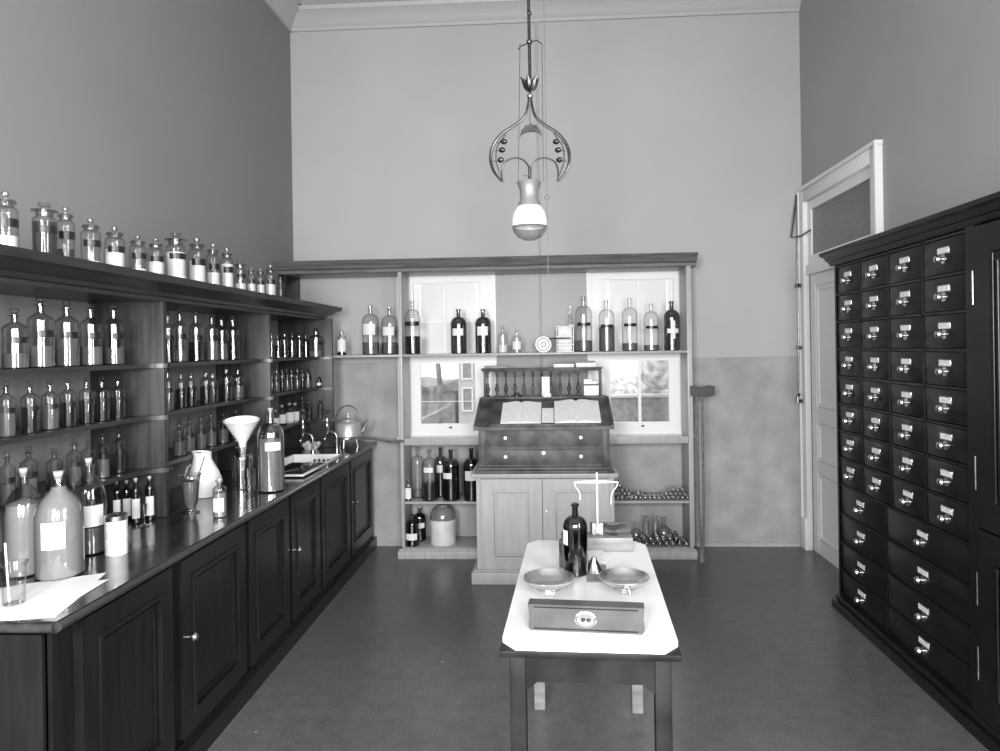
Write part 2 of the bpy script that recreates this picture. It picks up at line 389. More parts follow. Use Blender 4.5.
obj('handle', MB().tube([(1.985, 5.59, 1.24), (1.96, 5.56, 1.22), (1.96, 5.56, 1.17)], .01), M['darkmetal'], t)
# conduit on the back wall
single('wall_conduit', MB().tube([(-.09, YB - .012, 1.3), (-.09, YB - .012, 4.34)], .008), M['wall_back'], 'thin painted conduit running down the back wall to the desk', 'conduit')

# ------------------------------------------------------------------ left wall shelves
SZ = (1.600, 1.358, 1.112)           # shelf tops
t = thing('wall_shelf_unit', 'dark wooden wall shelves with moulded cornice and three bays along the left wall', 'shelving', (XL, 3.6, .88))
DV = [(1.90, -1.812), (3.084, -1.812), (4.28, -1.812), (5.285, -1.735)]
for y, xf_ in DV:
    obj('divider', MB().box(XL, xf_, y, y + .028, .882, 1.90, .003), M['shelfw'], t)
for (y0, xa), (y1, xb) in zip(DV, DV[1:]):
    for z in SZ:
        a, b = y0 + .029, y1 - .001
        pts = [(XL, a), (XL, b)]
        for k in range(9):     # flared ends that sweep out to the divider fronts
            q = k / 8; pts.append((-1.90 + (xb + .02 + 1.90) * (1 - sin(q * pi / 2)), b - .16 * (1 - cos(q * pi / 2))))
        for k in range(8, -1, -1):
            q = k / 8; pts.append((-1.90 + (xa + .02 + 1.90) * (1 - sin(q * pi / 2)), a + .16 * (1 - cos(q * pi / 2))))
        obj('shelf', MB().prism(pts, z - .02, z), M['darkh'], t)
cp = [(XL, 1.89), (-1.80, 1.89), (-1.795, 1.905), (-1.775, 1.91), (-1.765, 1.925), (-1.72, 1.935), (-1.70, 1.95), (-1.66, 1.955), (-1.65, 1.985), (XL, 1.985)]
obj('cornice', MB().prism(cp, 1.86, 5.305, 'Y'), M['darkh'], t)

# ------------------------------------------------------------------ counter
def fx(y): return -1.44 - .05 * (y - 1.9) / 3.7       # front line of the run, slightly out of square
t = thing('counter_cabinet', 'long run of dark panelled cupboards under the worktop along the left wall', 'cabinet', (XL, 3.7, 0))
y0, y1 = 1.93, 5.63; bx = .045
cm_ = MB(); XC = XL + .004
for ya, yb_, zt_ in ((y0, 4.24, .84), (4.24, 4.99, .68), (4.99, y1, .84)): cm_.prism([(XC, ya), (fx(ya) - bx, ya), (fx(yb_) - bx, yb_), (XC, yb_)], .1, zt_)
cm_.prism([(fx(4.24) - bx - .02, 4.24), (fx(4.24) - bx, 4.24), (fx(4.99) - bx, 4.99), (fx(4.99) - bx - .02, 4.99)], .68, .84)
obj('carcass', cm_, M['dark'], t)
obj('plinth', MB().prism([(XC, y0 - .02), (fx(y0) - .0, y0 - .02), (fx(y1) - .0, y1), (XC, y1)], 0, .085).prism([(XC, y0 - .01), (fx(y0) - .025, y0 - .01), (fx(y1) - .025, y1), (XC, y1)], .085, .11), M['dark'], t)
ang = math.atan2(fx(y1) - fx(y0), y1 - y0)
def frontpanel(ya, yb, name, z0=.125, z1=.83):
    """panelled front lying on the counter face between ya and yb"""
    m = MB(); fw = .075
    X = 0
    m.box(X, X + .018, ya, yb, z0, z1)
    m.frame(ya, yb, z0, z1, fw, X + .018, X + .03, 'X')
    m.frame(ya + fw, yb - fw, z0 + fw, z1 - fw, .014, X + .018, X + .038, 'X')
    m.frame(ya + fw + .03, yb - fw - .03, z0 + fw + .03, z1 - fw - .03, .008, X + .018, X + .024, 'X')
    for v in m.b.verts: v.co.x += fx(v.co.y) - bx
    return obj(name, m, M['dark'], t)
def YF(x, y=560):
    p = atx(x, y, -1.485); return p.y
eds = [YF(174), YF(245), YF(290), YF(322), YF(353), 5.60]
frontpanel(2.02, eds[0] - .05, 'side_panel')
for i, (a, b) in enumerate(zip(eds, eds[1:])):
    d = frontpanel(a + .02, b - .02, 'door')
    ky = {0: a + .05, 1: b - .05, 2: a + .05, 3: b - .05, 4: a + .05}[i]
    if i in (0, 2, 4):
        k = MB().lathe([(0, 0), (.006, 0), (.006, .018), (.015, .022), (.017, .032), (.01, .042), (0, .044)], 14, (fx(ky) - bx + .03, ky, .52), 'X')
        obj('knob', k, M['steel'], d)
obj('end_panel', MB().frame(XL + .02, fx(1.93) - .06, .13, .83, .07, 1.91, 1.93).box(XL + .02, fx(1.93) - .06, 1.922, 1.93, .13, .83), M['dark'], t)
SK = (-1.93, -1.545, 4.30, 4.93)      # sink opening
wt = MB()
for a in ((XL + .002, SK[0] - .001, 1.89, YB), (SK[0] - .001, SK[1], 1.89, SK[2] - .001), (SK[0] - .001, SK[1], SK[3] + .001, YB)): wt.box(a[0], a[1], a[2], a[3], .845, .88)
wt.prism([(SK[1], 1.89), (fx(1.89), 1.89), (fx(YB), YB), (SK[1], YB)], .845, .88)
wt.tube([(XL, 1.888, .8625), (fx(1.89) - .005, 1.888, .8625)], .0155, 10); wt.tube([(fx(1.89), 1.89, .8625), (fx(YB), YB, .8625)], .0155, 10)
single('worktop', wt, M['worktop'], 'long dark polished worktop running along the left wall', 'worktop')
t = thing('sink', 'white porcelain sink with drain holes set into the worktop', 'sink', (SK[0], SK[2], .75))
sk = MB(); a, b, c_, d_ = SK
for q in ((a, a + .02, c_, d_), (b - .02, b, c_, d_), (a + .02, b - .02, c_, c_ + .02), (a + .02, b - .02, d_ - .02, d_)): sk.box(q[0], q[1], q[2], q[3], .70, .888, .003)
sk.box(a + .02, b - .02, c_ + .02, d_ - .02, .70, .72)
obj('basin', sk, M['porcelain'], t)
dm = MB()
for i in range(4):
    for j in range(2): dm.lathe([(0, 0), (.011, 0), (.011, .002), (0, .002)], 10, (-1.765 + i * .034 + (j % 2) * .012, d_ - .0205, .815 + j * .028), '-Y')
obj('drain_holes', dm, M['iron'], t)
t = thing('draining_board', 'dark-topped draining board with a white edge at the near end of the sink', 'board', (-1.63, 4.25, .8885))
obj('white_edge', MB().box(-1.75, -1.512, 4.035, 4.46, .8885, .901, .003), M['porcelain'], t)
obj('top_panel', MB().box(-1.745, -1.522, 4.045, 4.455, .9012, .905, .001), M['worktop'], t)

# ------------------------------------------------------------------ back bookcase
t = thing('open_bookcase', 'tall open wooden shelving with a dark moulded cornice in front of the two back windows', 'bookcase', (-.5, 5.31, 0))
YF0 = 5.31
obj('side_panel', MB().box(1.042, 1.070, YF0, YB - .055, .0, 2.26, .004).box(1.062, 1.078, YF0 - .006, YF0 + .02, .1, 2.26, .003), M['mid'], t)
obj('side_panel', MB().box(-1.203, -1.181, YF0, YB - .055, .0, 2.26, .004).box(-1.207, -1.195, YF0 - .006, YF0 + .02, .1, 2.26, .003), M['mid'], t)
obj('side_panel', MB().box(XL + .001, -2.105, YF0 + .006, YB - .03, .9, 2.262, .004), M['dark'], t)
bp_ = [(YB - .03, 2.255), (YF0 + .01, 2.255), (YF0 - .005, 2.262), (YF0 - .012, 2.285), (YF0 - .04, 2.295), (YF0 - .05, 2.315), (YF0 - .085, 2.335), (YF0 - .095, 2.352), (YB - .03, 2.352)]
obj('cornice', MB().prism(bp_, XL + .001, 1.118, 'X'), M['midh'], t)
obj('shelf', MB().box(-2.104, -1.205, YF0 + .003, YB - .003, 1.590, 1.608, .003), M['mid'], t)
obj('shelf', MB().box(-1.178, 1.040, YF0 - .004, YB - .056, 1.590, 1.608, .003), M['mid'], t)
obj('rail', MB().box(-1.178, 1.040, YF0 + .002, YF0 + .03, .89, .945, .003), M['mid'], t)
obj('shelf', MB().box(-1.178, 1.040, YF0, YB - .003, .427, .445, .003), M['mid'], t)
obj('shelf', MB().box(-1.178, 1.040, YF0, YB - .003, .065, .085, .003), M['mid'], t)
obj('plinth', MB().box(-1.235, 1.094, YF0 - .03, YF0 + .01, 0, .065, .006).box(-1.225, 1.084, YF0 - .022, YF0, .065, .08, .003), M['mid'], t)

# ------------------------------------------------------------------ cupboard and desk
t = thing('low_cupboard', 'pale wooden two-door cupboard carrying the writing desk', 'cupboard', (-.06, 4.99, 0))
cx0, cx1, cy0, cy1 = -.555, .425, 4.74, 5.27
obj('carcass', MB().box(cx0 + .01, cx1 - .01, cy0 + .012, cy1, .09, .738), M['cup'], t)
obj('plinth', MB().box(cx0 - .03, cx1 + .03, cy0 - .02, cy1, 0, .085, .004).box(cx0 - .015, cx1 + .015, cy0 - .01, cy1, .085, .1, .004), M['cup'], t)
obj('top_board', MB().box(cx0 - .03, cx1 + .018, cy0 - .035, cy1, .752, .772, .004).box(cx0 - .012, cx1 + .01, cy0 - .015, cy1, .738, .752, .003), M['cup'], t)
for a, b in ((cx0 + .045, -.085), (-.08, cx1 - .045)):
    m = MB(); m.frame(a, b, .105, .734, .075, cy0 - .016, cy0 + .012); m.box(a + .07, b - .07, cy0 + .004, cy0 + .012, .175, .665)
    m.frame(a + .075, b - .075, .18, .66, .014, cy0 - .022, cy0 + .0); m.frame(a + .10, b - .10, .205, .635, .008, cy0 - .004, cy0 + .004)
    d = obj('door', m, M['cup'], t)
    if a > -.2: obj('lock_plate', MB().box(a + .018, a + .034, cy0 - .014, cy0 - .008, .50, .55, .003).cyl(.006, 0, .012, 10, (a + .026, cy0 - .012, .515), '-Y'), M['steel'], d)
t = thing('writing_desk', 'dark sloping writing desk with two drawers and a spindle gallery on the pale cupboard', 'desk', (-.06, 4.99, .773))
dx0, dx1, dy0, dy1 = -.525, .39, 4.755, 5.26
obj('base_moulding', MB().box(dx0 - .03, dx1 + .03, dy0 - .03, dy1, .773, .79, .003).box(dx0 - .015, dx1 + .015, dy0 - .015, dy1, .79, .812, .005), M['desk'], t)
obj('carcass', MB().prism([(dy0 + .015, .812), (dy0 + .015, 1.085), (5.14, 1.24), (dy1, 1.24), (dy1, .812)], dx0, dx1, 'X'), M['desk'], t)
for s in (dx0, dx1 - .055): obj('corner_post', MB().box(s, s + .055, dy0 - .004, dy0 + .015, .812, 1.082, .006).box(s + .012, s + .043, dy0 - .008, dy0, .84, 1.05, .003), M['desk'], t)
for z0, z1 in ((.829, .930), (.956, 1.066)):
    d = obj('drawer', MB().box(dx0 + .06, dx1 - .06, dy0 - .002, dy0 + .016, z0, z1, .004).frame(dx0 + .056, dx1 - .056, z0 - .005, z1 + .005, .006, dy0 - .006, dy0 + .01), M['desk'], t)
    for kx in (-.335, .19):
        obj('knob', MB().lathe([(0, 0), (.006, 0), (.006, .01), (.013, .014), (.013, .022), (.006, .028), (0, .029)], 14, (kx, dy0 - .002, (z0 + z1) / 2 + .008), '-Y'), M['knobw'], d)
    if z0 < .9: obj('escutcheon', MB().lathe([(0, 0), (.012, 0), (.012, .003), (0, .004)], 14, (-.07, dy0 - .002, z1 - .02), '-Y'), M['brass'], d)
sl = math.atan2(1.265 - 1.10, 5.15 - 4.73)
slm = MB().prism([(4.715, 1.075), (4.715, 1.098), (5.15, 1.262), (5.15, 1.238)], dx0 - .03, dx1 + .03, 'X')
obj('sloping_lid', slm, M['desk'], t)
for s in (dx0 - .03, dx1 + .01): obj('lid_edge', MB().prism([(4.715, 1.098), (4.715, 1.108), (5.15, 1.273), (5.15, 1.262)], s, s + .02, 'X'), M['desk'], t)
obj('lid_ledge', MB().box(dx0 + .08, dx1 - .09, 4.722, 4.732, 1.098, 1.116, .002), M['desk'], t)
obj('back_board', MB().box(dx0 - .02, dx1 + .02, 5.15, dy1, 1.24, 1.275, .003), M['desk'], t)
obj('gallery_rail', MB().box(dx0 - .02, dx1 - .01, 5.17, dy1, 1.478, 1.492, .004).box(dx0 - .01, dx1 - .02, 5.18, dy1 - .01, 1.466, 1.478, .003), M['desk'], t)
sp = [(0, 0), (.015, 0), (.015, .012), (.007, .018), (.015, .05), (.017, .065), (.007, .085), (.013, .092), (.006, .1), (.0055, .15), (.012, .158), (.006, .165), (.012, .178), (.012, .191), (0, .191)]
for k in range(11):
    X = -.495 + k * .0690
    obj('spindle', MB().lathe(sp, 12, (X, 5.195, 1.275)), M['desk'], t)
for s in (-.53, .355): obj('gallery_end', MB().box(s, s + .02, 5.21, dy1, 1.275, 1.466, .002), M['desk'], t)
obj('pigeonhole', MB().box(.225, .235, 5.215, dy1, 1.275, 1.466).box(.235, .355, 5.215, dy1, 1.355, 1.362), M['desk'], t)
# things on and in the desk
def slope_z(y): return 1.1 + (y - 4.73) * math.tan(sl) + .004
def open_book(name, x0, xm, x1, ya, yb, lab, mkey='paper', th=.018, cat='book'):
    t = thing(name, lab, cat, (xm, ya, slope_z(ya)))
    for sgn, xe in ((-1, x0), (1, x1)):
        m = MB(); pts = []
        n = 8
        for k in range(n + 1):
            q = k / n; pts.append((xm + (xe - xm) * q, th * (.35 + .65 * sin(pi * min(1, q * 1.15) ** .55)) if q < .87 else th * .42))
        low = [(xe, .001), (xm, .001)]
        poly = pts + low
        m.prism(poly, 0, (yb - ya) / cos(sl), 'Y')
        m.xf(Matrix.Translation((0, ya, slope_z(ya))) @ Matrix.Rotation(sl, 4, 'X'))
        obj('page_block', m, M[mkey], t)
    return t
open_book('open_ledger', -.37, -.235, -.085, 4.76, 5.06, 'open ledger with white pages on the left of the sloping desk')
open_book('open_ledger', .01, .17, .335, 4.76, 5.07, 'larger open ledger on the right of the sloping desk', th=.024)
single('loose_sheet', MB().prism([(-.08, 0), (.004, 0), (.004, .22), (-.08, .22)], .001, .004).xf(Matrix.Translation((0, 4.77, slope_z(4.77))) @ Matrix.Rotation(sl, 4, 'X')), M['paper'], 'loose white sheet between the two open ledgers', 'paper')
single('blotting_pad', MB().box(-.07, -.012, 5.12, 5.148, slope_z(5.135) + .008, slope_z(5.135) + .04, .003), M['stone'], 'small white pad at the back of the desk slope', 'pad')
single('price_card', MB().box(-.082, -.022, 5.1665, 5.1745, 1.276, 1.425, .003), M['paper'], 'white card hung on the middle of the spindle gallery', 'card')
single('ink_stand', MB().lathe([(0, 0), (.035, 0), (.035, .012), (.018, .02), (.018, .032), (0, .034)], 16, (-.27, 5.13, slope_z(5.165) + .005)), M['iron'], 'small dark ink stand at the back of the desk slope', 'inkstand')
tag(obj('envelope_bundle', MB().box(.238, .350, 5.2, 5.245, 1.276, 1.352, .003), M['paper']), 'bundle of white envelopes in the lower pigeonhole of the desk', 'envelopes')
tag(obj('folded_papers', MB().box(.238, .34, 5.205, 5.245, 1.363, 1.385, .002).box(.238, .30, 5.205, 5.24, 1.385, 1.40), M['paper']), 'folded papers in the upper pigeonhole of the desk', 'papers')
single('flat_book', MB().box(-.52, -.34, 5.185, 5.25, 1.493, 1.512, .002), M['card'], 'thin grey book lying on the left end of the desk gallery', 'book')
single('flat_book', MB().box(.01, .165, 5.18, 5.25, 1.493, 1.52, .002), M['stone'], 'pale pamphlet lying on the desk gallery right of the middle', 'book')
single('flat_book', MB().box(.18, .335, 5.175, 5.25, 1.493, 1.527, .002), M['stone'], 'pale thick book lying on the right end of the desk gallery', 'book')
single('flat_book', MB().box(.17, .325, 5.178, 5.25, 1.528, 1.54, .002), M['card'], 'thin dark book on top of the pale thick book', 'book')

# ------------------------------------------------------------------ drawer cabinet on the right wall
t = thing('drawer_cabinet', 'tall black cabinet of small labelled drawers along the right wall', 'cabinet', (1.9, 3.5, 0))
X0 = 1.762; XI = X0 + .022
obj('carcass', MB().box(XI + .012, XR - .002, .9, 4.33, .08, 2.13), M['black'], t)
cp = [(XR - .002, 2.13), (X0 - .002, 2.13), (X0 - .012, 2.14), (X0 - .02, 2.155), (X0 - .03, 2.158), (X0 - .045, 2.18), (X0 - .07, 2.19), (X0 - .075, 2.21), (XR - .002, 2.21)]
obj('cornice', MB().prism(cp, .9, 4.38, 'Y'), M['black'], t)
obj('plinth', MB().box(X0 - .035, XR - .002, .9, 4.36, 0, .05, .006).box(X0 - .018, XR - .002, .9, 4.345, .05, .085, .008), M['black'], t)
fr = MB()
cols = [4.315, 3.993, 3.665, 3.333, 2.99]
rows = [2.118, 1.945, 1.777, 1.609, 1.441, 1.275, 1.11, .943, .78]
brow = [.78, .60, .42, .245, .095]
for y in cols: fr.box(X0 + .004, XI + .012, y - .006, y + .006, .77, 2.13)
for y in (4.315, 3.73, 2.99): fr.box(X0 + .004, XI + .012, y - .006, y + .006, .085, .78)
for z in rows + brow[1:]: fr.box(X0 + .004, XI + .012, 2.99, 4.315, z - .006, z + .006)
fr.box(X0, XI + .012, 4.309, 4.33, .085, 2.13)
fr.box(X0 - .004, XI + .012, 2.92, 2.985, .085, 2.13)
obj('face_frame', fr, M['black'], t)
def drawer(ya, yb, z0, z1, ky, kz):
    d = obj('drawer', MB().box(X0 + .006, XI + .012, yb + .009, ya - .009, z0 + .009, z1 - .009, .003), M['black'], t)
    xs = X0 + .006
    obj('label_holder', MB().box(xs - .003, xs, ky - .047, ky + .047, kz + .022, kz + .054, .001).lathe([(0, 0), (.022, 0), (.022, .003), (0, .004)], 14, (xs, ky, kz), '-X'), M['steel'], d)
    obj('label_card', MB().box(xs - .0045, xs - .003, ky - .042, ky + .042, kz + .026, kz + .050), M['labelp'], d)
    obj('knob', MB().lathe([(0, 0), (.008, .002), (.007, .012), (.015, .018), (.019, .028), (.015, .038), (.007, .042), (0, .043)], 10, (xs, ky, kz), '-X'), M['steel'], d)
for j in range(8):
    for i in range(4):
        drawer(cols[i], cols[i + 1], rows[j + 1], rows[j], (cols[i] + cols[i + 1]) / 2, (rows[j] + rows[j + 1]) / 2 - .012)
for j in range(4):
    drawer(4.315, 3.73, brow[j + 1], brow[j], 4.03, (brow[j] + brow[j + 1]) / 2 - .012)
    drawer(3.73, 2.99, brow[j + 1], brow[j], 3.37, (brow[j] + brow[j + 1]) / 2 - .008)
for z0, z1 in ((.88, 2.12), (.09, .87)):
    m = MB().box(X0 + .004, XI + .012, 1.9, 2.915, z0, z1)
    m.frame(1.9, 2.915, z0, z1, .10, X0 - .012, X0 + .004, 'X')
    for q, dd in ((.10, -.018), (.125, -.010), (.15, -.014)): m.frame(1.9 + q, 2.915 - q, z0 + q, z1 - q, .014, X0 + dd, X0 + .004, 'X')
    for q in (.125, .155): m.tube([(X0 - .014, 2.915 - q, z0 + q), (X0 - .014, 2.915 - q, z1 - q)], .0075, 10)
    d = obj('door', m, M['black'], t)
    for hz in ((z0 + .15, z0 + .29), (z1 - .32, z1 - .18)):
        obj('hinge', MB().cyl(.005, hz[0], hz[1], 8, (X0 - .013, 2.922, 0)), M['darkmetal'], d)

# ------------------------------------------------------------------ crutch
cy_ = 5.25; ca, cb, cc, ce = aty(691, 397, cy_), aty(714, 386, cy_), aty(697.5, 440, cy_), aty(702.5, 440, cy_)
t = thing('crutch', 'crutch with a dark padded top standing right of the bookcase', 'crutch', ((cc.x + ce.x) / 2, cy_, 0))
pp = [(ca.x, ca.z + .01), (ca.x + .05, ca.z + .0), (cb.x - .04, ca.z - .002), (cb.x, ca.z + .015), (cb.x, cb.z), (cb.x - .03, cb.z + .006), (cb.x - .09, cb.z - .008), (ca.x, cb.z + .004)]
obj('pad', MB().prism(pp, cy_ - .022, cy_ + .022, 'Y'), M['rubber'], t)
for xx in (cc.x, ce.x): obj('shaft', MB().tube([(xx, cy_, ca.z), (xx + .003, cy_, .5), ((cc.x + ce.x) / 2 + (xx - cc.x) * .4 - .004, cy_, .06)], .010), M['midh'], t)
obj('ferrule', MB().lathe([(0, 0), (.030, 0), (.026, .03), (.018, .08), (0, .08)], 14, ((cc.x + ce.x) / 2, cy_, 0)), M['midh'], t)

# ------------------------------------------------------------------ table (local frame: x across, y away)
TR = R(-2.3); TC = Vector((.121, 2.60, 0))
def tloc(x, y, z=0): return Vector((TC.x + x * cos(TR) - y * sin(TR), TC.y + x * sin(TR) + y * cos(TR), z))
t = thing('marble_topped_table', 'small dark wooden table with a white marble top in the middle of the floor', 'table', TC, TR, world=False)
ch = .045
hw, hl = .268, .555
def oct_(hw, hl, ch): return [(-hw + ch, -hl), (hw - ch, -hl), (hw, -hl + ch * 1.2), (hw, hl - ch * 1.2), (hw - ch, hl), (-hw + ch, hl), (-hw, hl - ch * 1.2), (-hw, -hl + ch * 1.2)]
obj('marble_top', MB().prism(oct_(hw, hl, ch), .733, .752), M['marble'], t)
obj('top_frame', MB().box(-hw - .004, hw + .004, -hl - .003, hl + .003, .712, .732, .003), M['tablewood'], t)
ap = MB()
ap.prism([(-.24, .71), (-.24, .60), (-.19, .60), (-.16, .625), (.16, .625), (.19, .60), (.24, .60), (.24, .71)], -.525, -.50, 'Y')
ap.box(-.24, .24, .50, .525, .61, .71); ap.box(-.24, -.215, -.5, .5, .61, .71); ap.box(.215, .24, -.5, .5, .61, .71)
obj('apron', ap, M['tablewood'], t)
for sx in (-1, 1):
    for sy in (-1, 1):
        a, b = (.24, .19) ; x0, x1 = sorted((sx * .245, sx * .195)); yy0, yy1 = sorted((sy * .53, sy * .48))
        obj('leg', MB().box(x0, x1, yy0, yy1, 0, .71, .004), M['tablewood'] if sy < 0 else M['oldwood'], t)
TZ = .7522

# ------------------------------------------------------------------ vessels
def shoulder(r, rn, h0, h1, n=6, p=1.0):
    return [(rn + (r - rn) * cos(pi / 2 * k / n) ** p, h0 + (h1 - h0) * sin(pi / 2 * k / n)) for k in range(n + 1)]
# unit vessels: radius .5, height 1 (incl. stopper); (glass profile, stopper profile, body radius, body top)
def kinds(k):
    if k == 'round':      # stoppered shelf round, narrow neck
        return ([(0, 0), (.47, 0), (.5, .015), (.5, .66), (.47, .69), (.2, .755), (.15, .78), (.15, .86), (.26, .87), (.26, .885), (.12, .885), (.11, .76)],
                [(0, .80), (.10, .80), (.12, .885), (.08, .905), (.17, .925), (.19, .95), (.15, .99), (0, 1)], .66)
    if k == 'wide':       # wide-mouth powder jar with flat stopper
        return ([(0, 0), (.47, 0), (.5, .015), (.5, .68)] + shoulder(.5, .35, .68, .76) + [(.35, .81), (.45, .82), (.45, .84), (.31, .84), (.30, .78)],
                [(0, .76), (.28, .76), (.33, .84), (.40, .85), (.40, .87), (.12, .88), (.10, .92), (.17, .94), (.18, .98), (.1, 1), (0, 1)], .68)
    if k == 'flat':       # straight jar with broad rim
        return ([(0, 0), (.44, 0), (.47, .015), (.5, .68)] + shoulder(.5, .36, .68, .75) + [(.36, .83), (.54, .85), (.54, .87), (.33, .87), (.32, .75)],
                [(0, .78), (.3, .78), (.34, .88), (.12, .89), (.12, .92), (.26, .94), (.26, .99), (0, 1)], .68)
    if k == 'winch':      # tall winchester
        return ([(0, .012), (.3, .012), (.45, 0), (.5, .02), (.5, .66)] + shoulder(.5, .135, .66, .82, 8) + [(.12, .90), (.12, .955), (.17, .96), (.17, .985), (.09, .985), (.09, .82)],
                [(0, .93), (.085, .93), (.1, .985), (.11, 1), (0, 1)], .66)
    if k == 'demi':       # squat demijohn
        return ([(0, .012), (.3, .012), (.45, 0), (.5, .02), (.5, .54), (.49, .60), (.45, .67), (.38, .735), (.28, .785), (.19, .82), (.14, .86), (.125, .93), (.16, .935), (.16, .965), (.09, .965), (.09, .84)],
                [(0, .92), (.085, .92), (.095, .965), (.11, 1), (0, 1)], .56)
    if k == 'vial':
        return ([(0, 0), (.46, 0), (.5, .02), (.5, .70)] + shoulder(.5, .2, .70, .80) + [(.2, .90), (.3, .905), (.3, .94), (.15, .94), (.15, .8)],
                [(0, .88), (.14, .88), (.17, .94), (.2, 1), (0, 1)], .70)
KC = {}
def cached(key, fn, m):
    if key not in KC: KC[key] = fn().data(key[0], M[m])
    return KC[key]
def child(name, me, parent, loc=(0, 0, 0)):
    o = bpy.data.objects.new(name, me); C.objects.link(o); o.parent = parent; o.location = loc; return o
def vessel(name, kind, p, dm, h, label, cat='bottle', group=None, gl='glass', fill=None, fm='powder', lab=None, lm='labeld', face=0, st='glass', nostop=False, seg=24, lean=0, hw_=.9, rz=0):
    """one bottle: own mesh is the glass, children are stopper, contents and label. face = direction the label looks (radians)"""
    gp, sp_, bt = kinds(kind)
    top = cached((name, kind, gl, seg), lambda: MB().lathe(gp, seg), gl)
    o = bpy.data.objects.new(name, top); C.objects.link(o)
    o.location = p; o.scale = (dm, dm, h); o.rotation_euler = (0, lean, rz)
    tag(o, label, cat, group)
    if not nostop: child('stopper', cached(('stopper', kind, st), lambda: MB().lathe(sp_, 12), st), o)
    if fill:
        fill = round(fill, 2)
        def cm():
            pr = [(0, .014), (.46, .014), (.475, .03)]
            if fill <= bt: pr += [(.475, fill), (.2, fill + .006), (0, fill)]
            else: pr += [(.475, bt)] + [(r * .93, z - .005) for r, z in gp if bt < z < fill and r > .11] + [(0, min(fill, gp[-1][1]))]
            return MB().lathe(pr, seg)
        child('contents', cached(('contents', kind, fm, fill), cm, fm), o)
    if lab:
        z0, z1 = lab
        def lm_():
            m = MB(); a = hw_
            m.lathe([(.503, z0), (.512, z0), (.512, z1), (.503, z1), (.503, z0)], 12, a0=face - a, a1=face + a); return m
        child('label', cached(('label', kind, lm, z0, z1, round(face, 2), hw_), lm_, lm), o)
    return o
ORD = ['first', 'second', 'third', 'fourth', 'fifth', 'sixth', 'seventh', 'eighth', 'ninth', 'tenth', 'eleventh', 'twelfth', 'thirteenth', 'fourteenth', 'fifteenth', 'sixteenth']

# powder jars on the cornice: (x, top y, width, kind, fill, fill material)
top = [(6, 192, 27, 'wide', .28, 'powder'), (45, 203, 26, 'flat', .66, 'leaf'), (66, 207, 19, 'wide', .25, 'leaf'), (91, 219, 21, 'wide', .14, 'powder'),
       (115, 227, 21, 'wide', .5, 'powder'), (138, 236, 18, 'wide', .18, 'powder'), (156, 239, 17, 'wide', .42, 'powder'), (176, 233, 21, 'flat', .6, 'powder'),
       (197, 238, 18, 'wide', .52, 'powder'), (213, 244, 14, 'wide', .36, 'powder'), (227, 248, 13, 'wide', .62, 'powder'), (240, 260, 12, 'flat', .3, 'powder'),
       (251, 267, 9, 'wide', .4, 'powder'), (260, 268, 9, 'wide', .42, 'powder'), (270, 265, 11, 'wide', .45, 'powder'), (280, 277, 8, 'flat', .12, 'midliq')]
fd = {'powder': 'white powder', 'leaf': 'dark dried leaves', 'midliq': 'brown liquid', 'darkliq': 'dark liquid', 'paleliq': 'pale liquid', 'greyliq': 'cloudy liquid'}
for i, (x, ty, w_, k, f_, fm) in enumerate(top):
    p = atx(x, 260, -1.80); p.z = 1.9855; hgt = aty(x, ty, p.y).z - p.z
    amount = 'a little' if f_ < .3 else ('half full of' if f_ < .5 else 'nearly full of')
    vessel('powder_jar', k, p, diam(w_, p), hgt, 'stoppered jar %s %s, %s from near end atop left shelves' % ('with a little' if f_ < .3 else amount, fd[fm], ORD[i]),
           'jar', 'jars standing on top of the left wall shelves', fill=f_, fm=fm, lab=(.42, .56) if k == 'wide' else (.46, .58), hw_=1.15, face=-.55, st='gthick')

XRW = -1.955   # row of shelf bottles
def shelf_row(xs, si, bay, ymid, specs, bayname, shname, kind='round'):
    for i, (x, sp_) in enumerate(zip(xs, specs)):
        w_, ty, f_, fm = sp_[:4]; ex = sp_[4] if len(sp_) > 4 else {}
        p = atx(x, ymid, XRW); rr_ = diam(w_, p) / 2 + .006; lim = DV[bay + 1][0] - rr_
        if p.y > lim: p = aty(x, ymid, lim)
        if p.y < DV[bay][0] + .03 + rr_: p = aty(x, ymid, DV[bay][0] + .03 + rr_)
        p.z = SZ[si] + .0005; hgt = aty(x, ty, p.y).z - p.z
        kd = ex.get('kind', kind); desc = ex.get('d') or ('stoppered bottle of %s' % fd[fm] if f_ else 'empty clear stoppered bottle')
        vessel(ex.get('n', 'stoppered_bottle'), kd, p, diam(w_, p), hgt, '%s, %s from left, %s shelf of %s bay' % (desc, ORD[i], shname, bayname), 'bottle',
               'bottles on the %s shelf of the %s left bay' % (shname, bayname), gl=ex.get('gl', 'gthick'), fill=f_, fm=fm, lab=ex.get('lab', (.42, .52)), lm=ex.get('lm', 'labeld'), face=ex.get('face', -.15), st=ex.get('st', 'gthick'), seg=20)
P_, D_, B_ = 'greyliq', 'darkliq', 'midliq'
shelf_row((15, 41, 67, 91, 114), 0, 0, 345, [(28, 308, .25, P_), (28, 296, .3, P_), (25, 300, .42, B_), (23, 303, .3, P_), (21, 304, .28, B_)], 'near', 'top')
shelf_row((168, 180, 196, 212, 222, 233), 0, 1, 340, [(14, 311, .42, D_), (14, 308, .22, P_), (15, 311, .38, D_), (13, 313, .4, P_), (12, 315, .36, B_), (13, 315, .42, D_)], 'middle', 'top')
